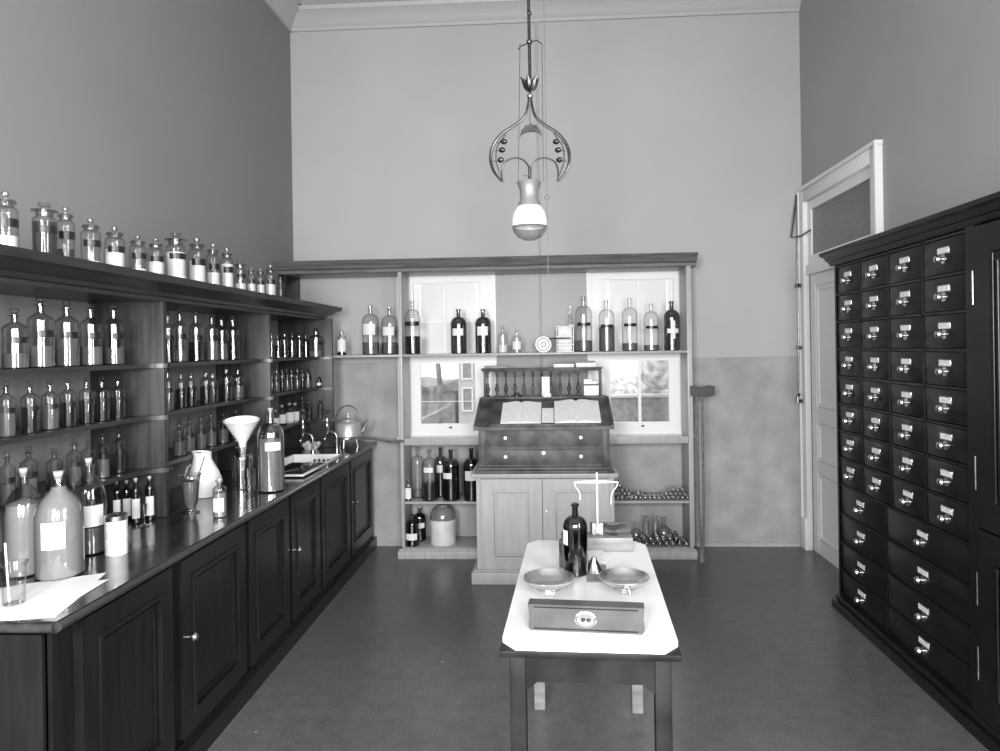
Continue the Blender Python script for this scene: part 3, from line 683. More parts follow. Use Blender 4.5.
shelf_row((271.5, 278, 284.5, 292, 299.5, 306, 316), 0, 2, 345, [(7, 332, .5, D_), (8, 332, .5, D_), (7, 331, .5, D_), (8, 332, .5, D_), (7, 332, .5, D_), (6, 334, .5, D_, {'gl': 'gdark', 'd': 'dim dark stoppered bottle'}), (14, 328, .2, P_, {'d': 'broad clear bottle with a little pale liquid'})], 'far', 'top')
shelf_row((6, 30, 50, 68, 86.5, 102, 118), 1, 0, 400, [(20, 381, .45, P_), (20, 381, .5, D_), (19, 380, .52, B_), (17, 378, .5, D_), (16, 377, .5, D_), (16, 377, .48, D_), (15, 376, .5, D_)], 'near', 'middle')
shelf_row((168, 181, 191, 206, 213, 226.5, 238), 1, 1, 395, [(12, 368, .5, B_), (12, 370, .5, D_), (12, 369, .52, D_), (12, 369, .5, D_), (11, 371, .5, D_), (12, 366, .5, D_), (12, 367, .4, B_)], 'middle', 'middle')
shelf_row((271.5, 276.5, 282, 287, 291.5, 297, 302.5, 308, 319), 1, 2, 380, [(6, 369, .4, D_)] + [(6.5, 367.5, .45, B_), (6.5, 367, .4, D_)] * 3 + [(6.5, 366, .35, P_), (5, 376, .5, D_, {'gl': 'gdark', 'lm': 'labelp', 'lab': (.2, .42), 'face': -1.2, 'd': 'tiny dark bottle with a white label', 'kind': 'vial'})], 'far', 'middle')
shelf_row((7, 28.5, 54, 74, 88, 102.5, 119), 2, 0, 450, [(17, 451, .4, B_), (19, 446, .4, P_), (17, 448, .45, D_), (16, 439, .42, B_), (14, 437, .4, B_), (15, 433, .42, B_), (14, 428, .42, D_)], 'near', 'lowest')
shelf_row((179, 189, 201, 211, 223, 236), 2, 1, 430, [(13, 420, .4, B_), (12, 415, .4, B_), (11, 413, .45, B_), (11, 411, .42, B_), (11, 408, .4, B_), (11, 406, .3, P_)], 'middle', 'lowest')
wv = {'kind': 'vial', 'st': 'cork', 'gl': 'gthick', 'lm': 'labelp', 'lab': (.12, .55), 'n': 'labelled_vial', 'face': -.9}
def W(d): q = dict(wv); q['d'] = d; return q
shelf_row((275.5, 282, 289.5, 295, 302.5, 309, 320.5), 2, 2, 415, [(8, 410, 0, P_, W('small corked vial with a white label')), (9, 405, 0, P_, W('white-labelled vial with a cork')), (10, 403, .5, 'powder', W('broad white-labelled vial full of powder')), (9, 403, .5, 'powder', W('white-labelled vial of powder')),
          (8, 393, .4, B_, {'d': 'taller stoppered bottle'}), (6, 399, 0, P_), (6, 400, 0, P_, {'d': 'small pointed clear bottle', 'kind': 'vial'})], 'far', 'lowest')

# ------------------------------------------------------------------ things on the worktop
CZ = .8803
def oncounter(x, by): p = atz(x, by, CZ); return p
def vtop(x, ty, p): return aty(x, ty, p.y).z - p.z
def vc(name, kind, x, by, w_, ty, label, **kw):
    r_ = w_; p = atz(x, by, CZ); dm = diam(w_, p)
    d = Vector((p.x, p.y, 0)).normalized(); p = p + d * dm * .5; ymax = kw.pop('ymax', 9)
    if p.y > ymax: p = p * (ymax / p.y)
    p.z = CZ; dm = diam(w_, p)
    return vessel(name, kind, p, dm, aty(x, ty, p.y).z - p.z, label, **kw)
FC = -1.0    # towards the room and the viewer
vc('demijohn', 'demi', 25, 578, 44, 468, 'unlabelled demijohn of cloudy liquid behind the one with a square label', gl='gthick', fill=.72, fm='paleliq', st='cork', seg=36)
vc('demijohn', 'demi', 60, 581, 52, 471, 'corked demijohn of pale liquid with a square white label near the papers', gl='gthick', fill=.88, fm='paleliq', st='cork', lab=(.30, .55), lm='labelp', face=FC - .18, hw_=.48, seg=36)
vc('demijohn', 'demi', 90, 556, 36, 458, 'clear corked demijohn with a white label behind the pale ones', gl='gthick', fill=.28, fm='midliq', st='cork', lab=(.30, .52), lm='labelp', face=FC + .3, hw_=.6, seg=36)
for x, by, w_, ty, d in ((117, 516, 9, 480, 'leftmost behind the white pot'), (127, 521, 10, 480, 'second from left behind the white pot'), (136, 515, 10, 478, 'third from left by the small measure'), (150, 515, 10, 476, 'nearest the shelf divider')):
    vc('medicine_bottle', 'vial', x, by, w_, ty, 'slim dark corked bottle with a white label, %s' % d, ymax=2.985 if x in (117, 136) else 3.045, gl='gmid', fill=.66, fm='darkliq', st='cork', lab=(.12, .55), lm='labelp', face=FC, group='slim labelled bottles under the near shelves', seg=16)
vc('tall_flask', 'winch', 94, 530, 14, 471, 'narrow corked flask half hidden behind the clear demijohn', gl='gthick', fill=.3, fm='midliq', st='cork', seg=16)
vc('medicine_bottle', 'vial', 220, 518, 14, 478, 'small pale square-shouldered bottle beside the white jug', gl='gthick', fill=.62, fm='paleliq', st='cork', lab=(.15, .5), lm='labelp', face=FC - .4)
vc('winchester_bottle', 'winch', 271.5, 493, 27, 408, 'large clear corked bottle with frosted contents near the draining board', gl='gvial', fill=.64, fm='paleliq', st='cork', lab=(.50, .60), lm='labelp', face=FC, hw_=.6, seg=32)
# white pot with lid
p = oncounter(116.5, 556); dm = diam(24, p); p += Vector((p.x, p.y, 0)).normalized() * dm / 2; p.z = CZ
t = thing('ointment_pot', 'white cylindrical pot with a metal lid in front of the slim bottles', 'pot', p, world=False)
h_ = vtop(116, 514, p); r_ = dm / 2
obj('pot_body', MB().lathe([(0, 0), (r_, 0), (r_, h_ * .88), (0, h_ * .88)], 28), M['labelp'], t)
obj('lid', MB().lathe([(r_ * 1.0, h_ * .86), (r_ * 1.04, h_ * .86), (r_ * 1.04, h_ * .98), (r_ * .9, h_), (0, h_)], 28), M['steel'], t)
# measures and tumblers
def glassware(name, x, by, w_, ty, prof, label, cat, m='gthick', liquid=None, rod=None, seg=24, fm='paleliq'):
    p = oncounter(x, by); dm = diam(w_, p); p += Vector((p.x, p.y, 0)).normalized() * dm * .4; p.z = CZ; h = vtop(x, ty, p)
    t = thing(name, label, cat, p, world=False)
    obj('glass_body', MB().lathe([(a * dm / 2, b * h) for a, b in prof], seg), M[m], t)
    if liquid: obj('contents', MB().lathe([(a * dm / 2, b * h) for a, b in liquid], seg), M[fm], t)
    if rod:
        obj('stirring_rod', MB().tube([(-.2 * dm, 0, .05 * h), (rod * dm, 0, 1.45 * h)], .003), M['porcelain'] if rod < 0 else M['darkmetal'], t)
    return t
beaker = [(0, .03), (.7, .03), (.75, 0), (.8, .04), (.86, .5), (.92, .9), (1.05, .98), (1.08, 1), (.98, .97), (.86, .88)]
glassware('glass_beaker', 14, 607, 30, 562, beaker, 'glass beaker with a stirring rod on the white papers', 'beaker', rod=-.35, m='glass')
glassware('measuring_glass', 191, 514, 22, 474, [(0, .02), (.75, .02), (.85, 0), (.85, .04), (.5, .07), (.45, .12), (.7, .3), (.82, .7), (.95, .95), (1.05, 1), (.9, .95)], 'footed glass measure full of cloudy liquid in front of the white jug', 'glass', liquid=[(0, .13), (.42, .13), (.68, .3), (.78, .7), (.82, .82), (0, .82)], fm='midliq', rod=.75)
glassware('conical_measure', 144.5, 527, 12, 504, [(0, .02), (.8, .02), (1, 0), (.9, .05), (.2, .1), (.12, .25), (.3, .5), (.55, 1), (.5, .98), (.2, .4)], 'small conical stemmed measure in front of the slim bottles', 'glass')
glassware('glass_tumbler', 249, 497, 15, 469, [(0, .04), (.75, .04), (.8, 0), (.82, .03), (1, 1), (.92, 1), (.74, .08)], 'clear tumbler between the funnel bottle and the large bottle', 'glass')
# papers
pm = MB(); pts = [(0, 608), (105, 573), (99, 580), (58, 616), (0, 622)]
a = [atz(x, y, CZ) for x, y in ((-60, 600), (20, 585), (106, 573), (80, 597), (56, 617), (-60, 625))]
single('paper_sheet', MB().prism([(q.x, q.y) for q in a], CZ, CZ + .0015), M['paper'], 'large white paper sheet under the beaker at the near end of the worktop', 'paper')
a = [atz(x, y, CZ) for x, y in ((30, 590), (109, 580), (58, 611), (10, 612))]
single('paper_sheet', MB().prism([(q.x - .0, q.y) for q in a], CZ + .0018, CZ + .003), M['paper'], 'second white sheet lying on top, its edge nearer the worktop front', 'paper')
# white jug / gas-mantle shaped scoop
p = oncounter(205, 498); p += Vector((p.x, p.y, 0)).normalized() * .05; p.z = CZ
t = thing('white_jug', 'white enamel jug with a slanting open lip beside the funnel bottle', 'jug', p, world=False)
hj = vtop(202, 452, p)
j = MB().lathe([(0, 0), (.054, 0), (.062, .01), (.076, .12), (.086, .28), (.084, .42), (.072, .58), (.056, .74), (.047, .86), (.050, 1.0), (.047, 1.0), (.044, .86)], 28)
for v in j.b.verts:
    z = v.co.z; v.co.x -= .03 * max(0, z - .5) ; v.co.z = z * hj
    if z > .8: v.co.z += -v.co.x * .10
obj('jug_body', j, M['enamel'], t)
obj('handle', MB().tube([(-.05, .01, hj * .76), (-.095, .03, hj * .66), (-.11, .03, hj * .45), (-.078, .01, hj * .28)], .006), M['enamel'], t); t.rotation_euler.z = R(10)
# funnel bottle
t0 = vc('funnel_bottle', 'vial', 242.5, 490, 21, 444, 'clear straight-sided bottle holding the white funnel', gl='gvial', nostop=True, seg=32)
p = t0.location.copy(); hb_ = t0.scale.z
zf = p.z + hb_ * .93
f = MB().lathe([(.006, -.06), (.010, -.055), (.014, .0), (.020, .03), (.075, .125), (.078, .13), (.074, .13), (.018, .035), (.010, .0), (.004, -.06)], 36)
f.xf(Matrix.Rotation(R(10), 4, 'X') @ Matrix.Rotation(R(3), 4, 'Y'))
sf = diam(37, p) / .156
single('funnel', f, M['enamel'], 'large white funnel standing in the neck of the clear bottle', 'funnel', loc=(p.x + .006, p.y, zf - .004)).scale = (sf, sf, sf)
# taps
for x, by, ty, lab in ((313, 452, 412, 'swan-necked nickel tap nearer the camera at the back of the sink'), (337, 450, 410, 'swan-necked nickel tap beside the kettle')):
    p = oncounter(x, by); z1 = aty(x, ty + 26, p.y).z; zt = aty(x, ty, p.y).z
    t = thing('water_tap', lab, 'tap', p, group='taps at the sink')
    obj('riser', MB().tube([(p.x, p.y, CZ), (p.x, p.y, z1)], .009, 12).cyl(.02, 0, .012, 14, (p.x, p.y, CZ)), M['steel'], t)
    obj('spout', MB().tube([(p.x, p.y, z1 - .005), (p.x - .01, p.y, z1 + .02), (p.x - .05, p.y, z1 + .035), (p.x - .08, p.y, z1 + .015), (p.x - .095, p.y, z1 - .035)], .011, 12).ball((p.x - .095, p.y, z1 - .02), .016), M['steel'], t)
    obj('valve', MB().lathe([(0, 0), (.013, 0), (.013, .04), (.018, .05), (.014, .08), (.008, .09), (.008, .12), (0, .12)], 14, (p.x - .075, p.y, z1 + .02)), M['steel'], t)
    obj('handle', MB().tube([(p.x - .11, p.y, zt - .01), (p.x - .075, p.y, zt - .005), (p.x - .04, p.y, zt - .01)], .007), M['steel'], t)
# soap dish
p = oncounter(311, 449)
t = thing('soap_dish', 'white dish holding a scrubbing cloth behind the sink', 'dish', p, world=False)
obj('dish', MB().lathe([(0, 0), (.05, 0), (.075, .03), (.072, .03), (.045, .006), (0, .006)], 24, squash=.6), M['enamel'], t)
cl = MB()
for k in range(6): cl.ball((-.05 + k * .022, .01 * sin(k * 2), .035 + .012 * sin(k * 1.7)), .022, 10, .8)
obj('cloth', cl, M['stone'], t)
# kettle on a trivet
p = oncounter(347, 447); p.y = min(p.y, 5.42)
t = thing('trivet', 'low metal trivet under the kettle', 'stand', p, world=False)
tv = MB()
for k in range(3): aa = k * 2.094 + .5; tv.tube([(.07 * cos(aa), .07 * sin(aa), .07), (.085 * cos(aa), .085 * sin(aa), 0.002)], .007)
obj('legs', tv, M['steel'], t)
obj('ring', MB().lathe([(.055, .07), (.09, .07), (.09, .082), (.055, .082), (.055, .07)], 24), M['steel'], t)
t = thing('kettle', 'pale metal kettle with a wire hoop handle beside the far tap', 'kettle', (p.x + .012, p.y, p.z + .0825), world=False); t.scale = (1.12, 1.12, 1.12)
obj('kettle_body', MB().lathe([(0, 0), (.085, 0), (.092, .008), (.088, .09), (.075, .105), (.05, .112), (0, .112)], 32), M['pewter'], t)
obj('lid', MB().lathe([(.05, .111), (.052, .12), (.03, .132), (.008, .136), (.006, .15), (.012, .155), (.01, .165), (0, .166)], 24), M['pewter'], t)
obj('spout', MB().tube([(.08, 0, .035), (.11, 0, .05), (.125, 0, .09), (.14, 0, .125)], [.018, .014, .010, .008]), M['steel'], t)
hp = [(.088 * 1.05 * cos(a_), 0, .095 + .125 * sin(a_)) for a_ in [pi * k / 14 for k in range(15)]]
obj('handle', MB().tube(hp, .0035), M['darkmetal'], t)
a = aty(360, 435, 5.45); b = aty(402, 441, 5.29)
single('gas_hose', MB().tube([(a.x - .02, a.y, .90), (a.x + .03, 5.43, a.z - .02), (a.x + .12, 5.38, b.z + .01), ((a.x + b.x) / 2 + .1, 5.32, b.z - .012), (b.x + .01, 5.284, b.z)], .011), M['midh'], 'dark hose running from the kettle to the bookcase post', 'hose')

# ------------------------------------------------------------------ bottles in the bookcase
def bk(name, kind, x, w_, ty, by, z, label, Y=5.42, **kw):
    p = aty(x, by, Y); p.z = z + .0005; h = aty(x, ty, Y).z - p.z
    kw.setdefault('face', -pi / 2); kw.setdefault('gl', 'gthick')
    return vessel(name, kind, p, diam(w_, p), h, label, **kw)
BZ = 1.608
gr = 'bottles on the long shelf of the back bookcase'
bk('medicine_bottle', 'vial', 342, 9, 330, 355, BZ, 'small white-labelled bottle alone at the left end of the long back shelf', lab=(.15, .62), lm='labelp', hw_=1.3, fill=.1, fm='darkliq', gl='glass', group=gr)
wn = 'winchester_bottle'
bk(wn, 'winch', 371, 17, 305, 354, BZ, 'clear tall bottle with a white label, leftmost of the large ones on the back shelf', lab=(.4, .62), lm='labelp', hw_=.8, fill=.25, fm='midliq', gl='glass', group=gr)
bk(wn, 'winch', 390, 16, 307, 354, BZ, 'clear tall bottle just left of the bookcase post on the back shelf', lab=(.4, .58), lm='labelp', hw_=.8, fill=.25, fm='midliq', gl='glass', group=gr, Y=5.45)
bk(wn, 'winch', 413, 16, 300, 353, BZ, 'tall bottle with a dark band and dark lower half, just right of the post', lab=(.52, .60), hw_=1.1, fill=.33, fm='darkliq', gl='glass', group=gr, Y=5.36)
bk(wn, 'winch', 459, 16, 309, 352, BZ, 'dark bottle with a white paper label, left of the pair above the desk', lab=(.40, .56), lm='labelp', hw_=.7, gl='gdark', group=gr, st='iron')
bk(wn, 'winch', 483.5, 16, 309, 352, BZ, 'dark bottle with a white paper label, right of the pair above the desk', lab=(.40, .60), lm='labelp', hw_=.7, gl='gdark', group=gr, st='iron')
bk('medicine_bottle', 'round', 503, 10, 326, 352, BZ, 'small clear stoppered bottle with white contents, left of two', fill=.3, fm='powder', gl='glass', group=gr)
bk('medicine_bottle', 'round', 517, 9, 330, 352, BZ, 'small clear stoppered bottle with a white label, right of two', lab=(.15, .5), lm='labelp', hw_=1.2, gl='glass', group=gr)
bk('medicine_bottle', 'winch', 570.5, 5, 306, 350, BZ, 'very slim tall clear bottle beside the wire-sided box', gl='glass', group=gr, Y=5.54, fill=.6, fm='powder')
dl = [(584, 17, 296, 'with a dark band, first of four clear ones right of the box', .2), (607, 16, 300, 'half full, second of four clear ones right of the box', .48), (630, 16, 298, 'with a dark band, third of four clear ones right of the box', .15), (651.5, 15.5, 303, 'with a low dark band, last of four clear ones right of the box', .12)]
for x, w_, ty, d, f_ in dl: bk(wn, 'winch', x, w_, ty, 350, BZ, 'tall bottle ' + d, lab=(.46, .52), hw_=.85, fill=f_, fm='midliq', gl='glass', group=gr)
o = bk(wn, 'winch', 672, 16, 301, 350, BZ, 'dark bottle with a white cross-shaped label at the right end of the back shelf', lab=(.24, .60), lm='labelp', hw_=.28, gl='gdark', st='iron', group=gr, Y=5.36)
child('cross_label', cached(('label', 'cross'), lambda: MB().lathe([(.515, .35), (.52, .35), (.52, .44), (.515, .44), (.515, .35)], 12, a0=-pi / 2 - .75, a1=-pi / 2 + .75), 'labelp'), o)
# clock-like wheel with rod, and wire box
p = aty(543.5, 351, 5.38)
t = thing('tape_roll', 'small round metal drum with a long arm lying on the back shelf above the desk', 'drum', (p.x, 5.38, BZ))
obj('drum', MB().lathe([(0, 0), (.058, 0), (.058, .05), (.050, .05), (.046, .04), (.02, .04), (.016, .05), (0, .05)], 28, (p.x, 5.40, BZ + .0625), '-Y'), M['drum'], t)
obj('rim', MB().lathe([(.056, -.002), (.062, -.002), (.062, .052), (.056, .052), (.056, -.002)], 28, (p.x, 5.40, BZ + .0625), '-Y'), M['darkmetal'], t)
q = aty(570, 338, 5.38)
obj('arm', MB().tube([(p.x + .03, 5.38, BZ + .10), (p.x + .08, 5.36, BZ + .11), (q.x, 5.36, q.z)], .006), M['darkmetal'], t)
a, b = aty(557, 350, 5.45), aty(573, 325, 5.45)
t = thing('wire_box', 'framed specimen box with pegs on its sides on the back shelf', 'box', ((a.x + b.x) / 2, 5.45, BZ))
obj('box_body', MB().box(a.x + .01, b.x - .01, 5.42, 5.5, BZ, b.z - .01, .003), M['labelp'], t)
fr = MB()
for zz in (BZ + .003, BZ + .06, BZ + .12, b.z - .01): fr.tube([(a.x, 5.415, zz), (b.x, 5.415, zz)], .005, 6)
for xx in (a.x, b.x): fr.tube([(xx, 5.415, BZ + .001), (xx, 5.415, b.z)], .004, 6)
obj('frame', fr, M['darkmetal'], t)
# lower left bay
LZ = .445
gl_ = 'bottles on the lower left shelf of the back bookcase'
bk('medicine_bottle', 'vial', 408.5, 6.5, 479, 497, LZ, 'tiny white-labelled bottle at the left end of the lower shelf', Y=5.36, lab=(.1, .6), lm='labelp', fill=.2, fm='darkliq', hw_=1.2, group=gl_)
bk(wn, 'winch', 418, 14, 447, 496, LZ, 'tall clear bottle, leftmost large one on the lower shelf', Y=5.5, fill=.12, fm='midliq', gl='glass', group=gl_)
bk(wn, 'winch', 430, 16, 449, 500, LZ, 'tall bottle with a dark lower third and a small white label on the lower shelf', Y=5.38, fill=.34, fm='darkliq', lab=(.56, .66), lm='labelp', hw_=.6, gl='glass', group=gl_)
bk(wn, 'winch', 441, 13, 447, 496, LZ, 'tall smoky bottle at the back, between the part-filled and the dark ones', Y=5.52, fill=.5, fm='darkliq', lab=(.5, .65), lm='labelp', hw_=.6, gl='gmid', group=gl_)
bk(wn, 'winch', 451.5, 17, 449, 500, LZ, 'dark full bottle with a small tilted white label on the lower shelf', Y=5.38, fill=.7, fm='darkliq', lab=(.44, .55), lm='labelp', hw_=.6, face=-pi / 2 - .4, gl='gmid', group=gl_)
bk(wn, 'winch', 472, 16, 448, 501, LZ, 'dark bottle with a large white label beside the cupboard', Y=5.36, lab=(.4, .58), lm='labelp', hw_=.8, gl='gdark', st='iron', group=gl_)
BT = .085; gb = 'vessels on the bottom left shelf of the back bookcase'
bk('poison_bottle', 'winch', 412.5, 13, 514, 547, BT, 'dark bottle with a white label, in front at the left of the bottom shelf', Y=5.36, lab=(.22, .42), lm='labelp', hw_=1.0, gl='gdark', st='iron', group=gb)
bk('poison_bottle', 'winch', 420, 12.5, 507, 540, BT, 'dark white-stoppered bottle behind the other dark one on the bottom shelf', Y=5.52, lab=(.40, .55), lm='labelp', hw_=1.0, gl='gdark', st='porcelain', group=gb)
p = aty(443, 546, 5.42); dm = diam(26, p); h_ = aty(443, 504, 5.42).z - BT
t = thing('stoneware_jar', 'big two-tone stoneware jar with a brown shoulder on the bottom shelf', 'jar', (p.x, 5.44, BT + .0005), world=False)
r_ = dm / 2
obj('jar_body', MB().lathe([(0, 0), (r_ * .96, 0), (r_, .01), (r_, h_ * .62), (0, h_ * .62)], 32), M['stone'], t)
obj('glazed_shoulder', MB().lathe([(0, h_ * .62), (r_ * 1.005, h_ * .62), (r_ * .98, h_ * .74), (r_ * .8, h_ * .87), (r_ * .45, h_ * .94), (r_ * .42, h_ * .97), (r_ * .5, h_), (r_ * .36, h_), (0, h_ * .97)], 32), M['stoneb'], t)
# right bay: empty bottles lying in rows
rowz = LZ
def lying(x, z, Y, r_, L, label, group, yaw=0, tilt=0):
    gp, _, _ = kinds('vial')
    me = cached(('empty_vial', 'lying'), lambda: MB().lathe(gp, 14), 'gvial')
    o = bpy.data.objects.new('empty_vial', me); C.objects.link(o); o.location = (x, Y, z); o.scale = (2 * r_, 2 * r_, L)
    o.rotation_euler = (R(-90) + tilt, 0, yaw); return tag(o, label, 'bottle', group)
rd = random.Random(11)
x0_, x1_ = aty(613, 490, 5.36).x, aty(687, 490, 5.36).x
N = 17; st_ = (x1_ - x0_) / (N - 1); gvl = 'empty vials lying in a row on the lower right shelf'
for k in range(N):
    lying(x0_ + k * st_, LZ + st_ * .49, 5.34, st_ * .48, .12, 'small empty glass vial lying flat in the bottom row of the lower right shelf', gvl, 0)
for k in range(N - 1):
    if k in (0, 1, 2, 3, 5, 6, 11, 12, 13, 14, 15):
        z = LZ + st_ * (.49 + .86); lying(x0_ + (k + .5) * st_, z, 5.34, st_ * .48, .12, 'small empty glass vial lying on the bottom row of vials', 'empty vials in the second layer')
for k in (0, 1, 2, 12, 13, 14): lying(x0_ + (k + 1) * st_, LZ + st_ * (.49 + 1.72), 5.34, st_ * .48, .12, 'small empty glass vial on the third layer of the stack', 'empty vials in the third layer')
for k in (0, 1): lying(x0_ + (k + .5) * st_, LZ + st_ * (.49 + 2.58), 5.34, st_ * .48, .12, 'small empty glass vial topping the left stack of vials', 'empty vials topping the left stack')
# bottom right shelf: mixed glass
gq = 'empty medicine bottles heaped on the bottom right shelf'
x0_, x1_ = aty(640, 545, 5.36).x, aty(686, 545, 5.36).x
for k in range(8): lying(x0_ + k * (x1_ - x0_) / 7, BT + .021, 5.33, .020, .13, 'empty medicine bottle lying in the front row of the bottom right shelf', gq, rd.uniform(-.1, .1))
for k in range(6): lying(x0_ + .03 + k * (x1_ - x0_) / 7, BT + .058, 5.34, .020, .13, 'empty medicine bottle lying on the front row of the bottom right shelf', gq + ', second layer', rd.uniform(-.1, .1))
bk('tall_clear_bottle', 'vial', 646, 7.5, 514, 541, BT, 'clear bottle standing upright, left of two in the heap of glass', Y=5.46, gl='gthick', nostop=True)
bk('tall_clear_bottle', 'vial', 655.5, 7.5, 514, 541, BT, 'clear bottle standing upright, right of two in the heap of glass', Y=5.46, gl='gthick', nostop=True)
bk('poison_bottle', 'vial', 675.5, 5.5, 531, 544, BT, 'tiny dark bottle among the clear glass on the bottom shelf', Y=5.43, gl='gdark', st='iron')
for x, y_, r_, Y, lab in ((622, 524, .055, 5.42, 'round glass flask above the far end of the table'), (636, 528, .05, 5.5, 'round glass flask left of the upright bottles'), (664, 532, .06, 5.52, 'round glass flask right of the upright bottles'), (628, 538, .038, 5.355, 'small round flask at the left of the heap')):
    p = aty(x, y_, Y)
    f = MB().lathe([(0, 0), (r_ * .5, .002), (r_ * .9, r_ * .45), (r_, r_), (r_ * .85, r_ * 1.5), (r_ * .4, r_ * 1.9), (r_ * .26, r_ * 2.1), (r_ * .26, r_ * 2.9), (r_ * .36, r_ * 2.95), (r_ * .2, r_ * 2.9)], 24)
    single('glass_flask', f, M['gthick'], lab, 'flask', 'round flasks on the bottom right shelf', loc=(p.x, Y, BT + .001))
# ------------------------------------------------------------------ things on the table
def ontable(x, y, z=TZ): return atz(x, y, z)
p = ontable(576, 578); p.y -= .0; dm = diam(24.5, p); p += Vector((p.x, p.y, 0)).normalized() * dm * .5; p.z = TZ + .0003; dm = diam(24.5, p)
vessel('dark_bottle', 'winch', p, dm, aty(576.5, 503, p.y).z - TZ, 'tall dark glossy bottle with white labels on its left side, on the marble table', gl='gdark', st='iron', lab=(.44, .64), lm='labelp', face=-pi / 2 - 1.15, hw_=.45, fill=.6, fm='darkliq', seg=32)
p2 = ontable(566, 549); p2 = Vector((p.x - .045, p.y + .09, TZ + .0003))
vessel('medicine_bottle', 'vial', p2, .04, .145, 'small pale bottle half hidden behind the tall dark bottle on the table', gl='gmid', st='iron', fill=.6, fm='paleliq')
def pan(x, y, w_, label):
    p = ontable(x, y); r_ = w_ / 2 * math.hypot(p.x, p.y) / F
    t = thing('scale_pan', label, 'pan', (p.x, p.y, TZ), world=False, group='brass scale pans on the table')
    obj('foot', MB().lathe([(0, 0), (r_ * .5, 0), (r_ * .5, .008), (r_ * .42, .012), (0, .012)], 24), M['steel'], t)
    obj('bowl', MB().lathe([(0, .012), (r_ * .62, .012), (r_ * .85, .024), (r_, .04), (r_ * 1.0, .043), (r_ * .97, .043), (r_ * .82, .027), (r_ * .6, .016), (0, .016)], 40), M['brass'], t)
    return t
pan(549, 588, 51, 'round shallow brass pan, the left one of two on the marble table')
pn = pan(624, 587, 50, 'round shallow brass pan with a small hook in front, the right one of two')
obj('hook', MB().tube([(-.012, -.09, .004), (-.008, -.085, .02), (0, -.08, .03), (.008, -.085, .02), (.012, -.09, .004)], .004), M['brass'], pn)
# small metal funnel
p = ontable(594, 572)
single('metal_funnel', MB().lathe([(.040, 0), (.042, 0), (.012, .05), (.010, .058), (.007, .058), (.009, .05), (.038, .002)], 24), M['steel'], 'small metal funnel upside down behind the right pan', 'funnel', loc=(p.x, p.y, TZ + .0003))
a = [ontable(x, y) for x, y in ((587, 566), (606, 566), (606, 583), (587, 583))]
tag(single('slate_tile', MB().prism([(q.x, q.y) for q in a], TZ + .0002, TZ + .005), M['card'], 'grey square tile partly under the right pan', 'tile'), 'grey square tile partly under the right pan', 'tile')
a = [ontable(x, y) for x, y in ((586, 553), (600, 551), (612, 558), (606, 564), (590, 564))]
single('crumpled_paper', MB().prism([(q.x, q.y) for q in a], TZ + .0055, TZ + .008), M['paper'], 'white folded paper behind the small metal funnel', 'paper')
# balance drawer box
fl, fr_ = ontable(528, 630), ontable(645, 635); yb = .05
L = (fr_ - fl).length; rz = math.atan2(fr_.y - fl.y, fr_.x - fl.x)
hb2 = aty(529, 603, fl.y).z - TZ; hb2 = .082
t = thing('counter_scale_box', 'flat wooden scale box with an oval plate at the front of the table', 'box', (fl.x, fl.y, TZ + .0003), rz, world=False)
pts = [(.010, 0), (L - .010, 0), (L - .002, hb2 * .12), (L, hb2 * .2)] + [(L - .004 * sin(pi * k / 6), hb2 * (.2 + .7 * k / 6)) for k in range(1, 7)] + [(L, hb2), (0, hb2)] + [(.004 * sin(pi * k / 6), hb2 * (.9 - .7 * k / 6)) for k in range(6)] + [(.002, hb2 * .12)]
obj('box_body', MB().prism(pts, 0, yb, 'Y'), M['boxfront'], t)
obj('front_strip', MB().box(.02, L - .02, -.003, 0, .006, .009).box(.02, L - .02, -.003, 0, hb2 - .009, hb2 - .006), M['tablewood'], t)
op = obj('oval_plate', MB().lathe([(0, 0), (.025, 0), (.025, .004), (.020, .006), (.019, .004), (0, .004)], 28, (0, 0, 0), '-Y').xf(Matrix.Translation((L * .5, 0, hb2 / 2)) @ Matrix.Diagonal((1.45, 1, 1, 1))), M['steel'], t)
obj('slot', MB().lathe([(0, 0), (.007, 0), (.007, .006), (0, .006)], 14, (L * .5 - .008, 0, hb2 / 2), '-Y').lathe([(0, 0), (.007, 0), (.007, .006), (0, .006)], 14, (L * .5 + .009, 0, hb2 / 2), '-Y'), M['iron'], op)
# hand balance on its box
a, b = ontable(588, 552), ontable(634, 554); h_ = aty(600, 538, a.y).z - TZ
t = thing('beam_balance', 'upright beam balance with curved hooks at the far end of the table', 'balance', ((a.x + b.x) / 2, a.y, TZ), world=True)
obj('box_base', MB().box(a.x - .015, b.x, a.y, a.y + .10, TZ + .0003, TZ + h_, .003), M['oldwood'], t)
zc = TZ + h_; cxp = aty(597, 500, a.y + .06)
yc = a.y + .06; cxx = cxp.x
obj('back_board', MB().box(cxx - .03, b.x + .0, yc + .03, yc + .035, zc, zc + .045), M['desk'], t)
obj('pillar_block', MB().box(cxx - .025, cxx - .006, yc - .01, yc + .015, zc, zc + .05, .004).box(cxx + .006, cxx + .025, yc - .01, yc + .015, zc, zc + .05, .004).box(cxx - .01, cxx + .01, yc - .0, yc + .015, zc, zc + .035, .003), M['stone'], t)
zt = aty(597, 472, yc).z; zb = aty(597, 482, yc).z
obj('pillar', MB().tube([(cxx, yc - .012, zc + .01), (cxx, yc - .012, zt)], .0045).ball((cxx, yc - .012, zc + .02), .012), M['porcelain'], t)
xl, xr = aty(574, 484, yc).x, aty(618, 485, yc).x
bm_ = MB(); bm_.prism([(xl, zb - .002), (xl + .01, zb + .004), (cxx, zb + .009), (xr, zb + .001), (xr, zb - .003), (cxx, zb - .004), (xl + .02, zb - .004)], yc - .004, yc + .004, 'Y')
obj('beam', bm_, M['porcelain'], t)
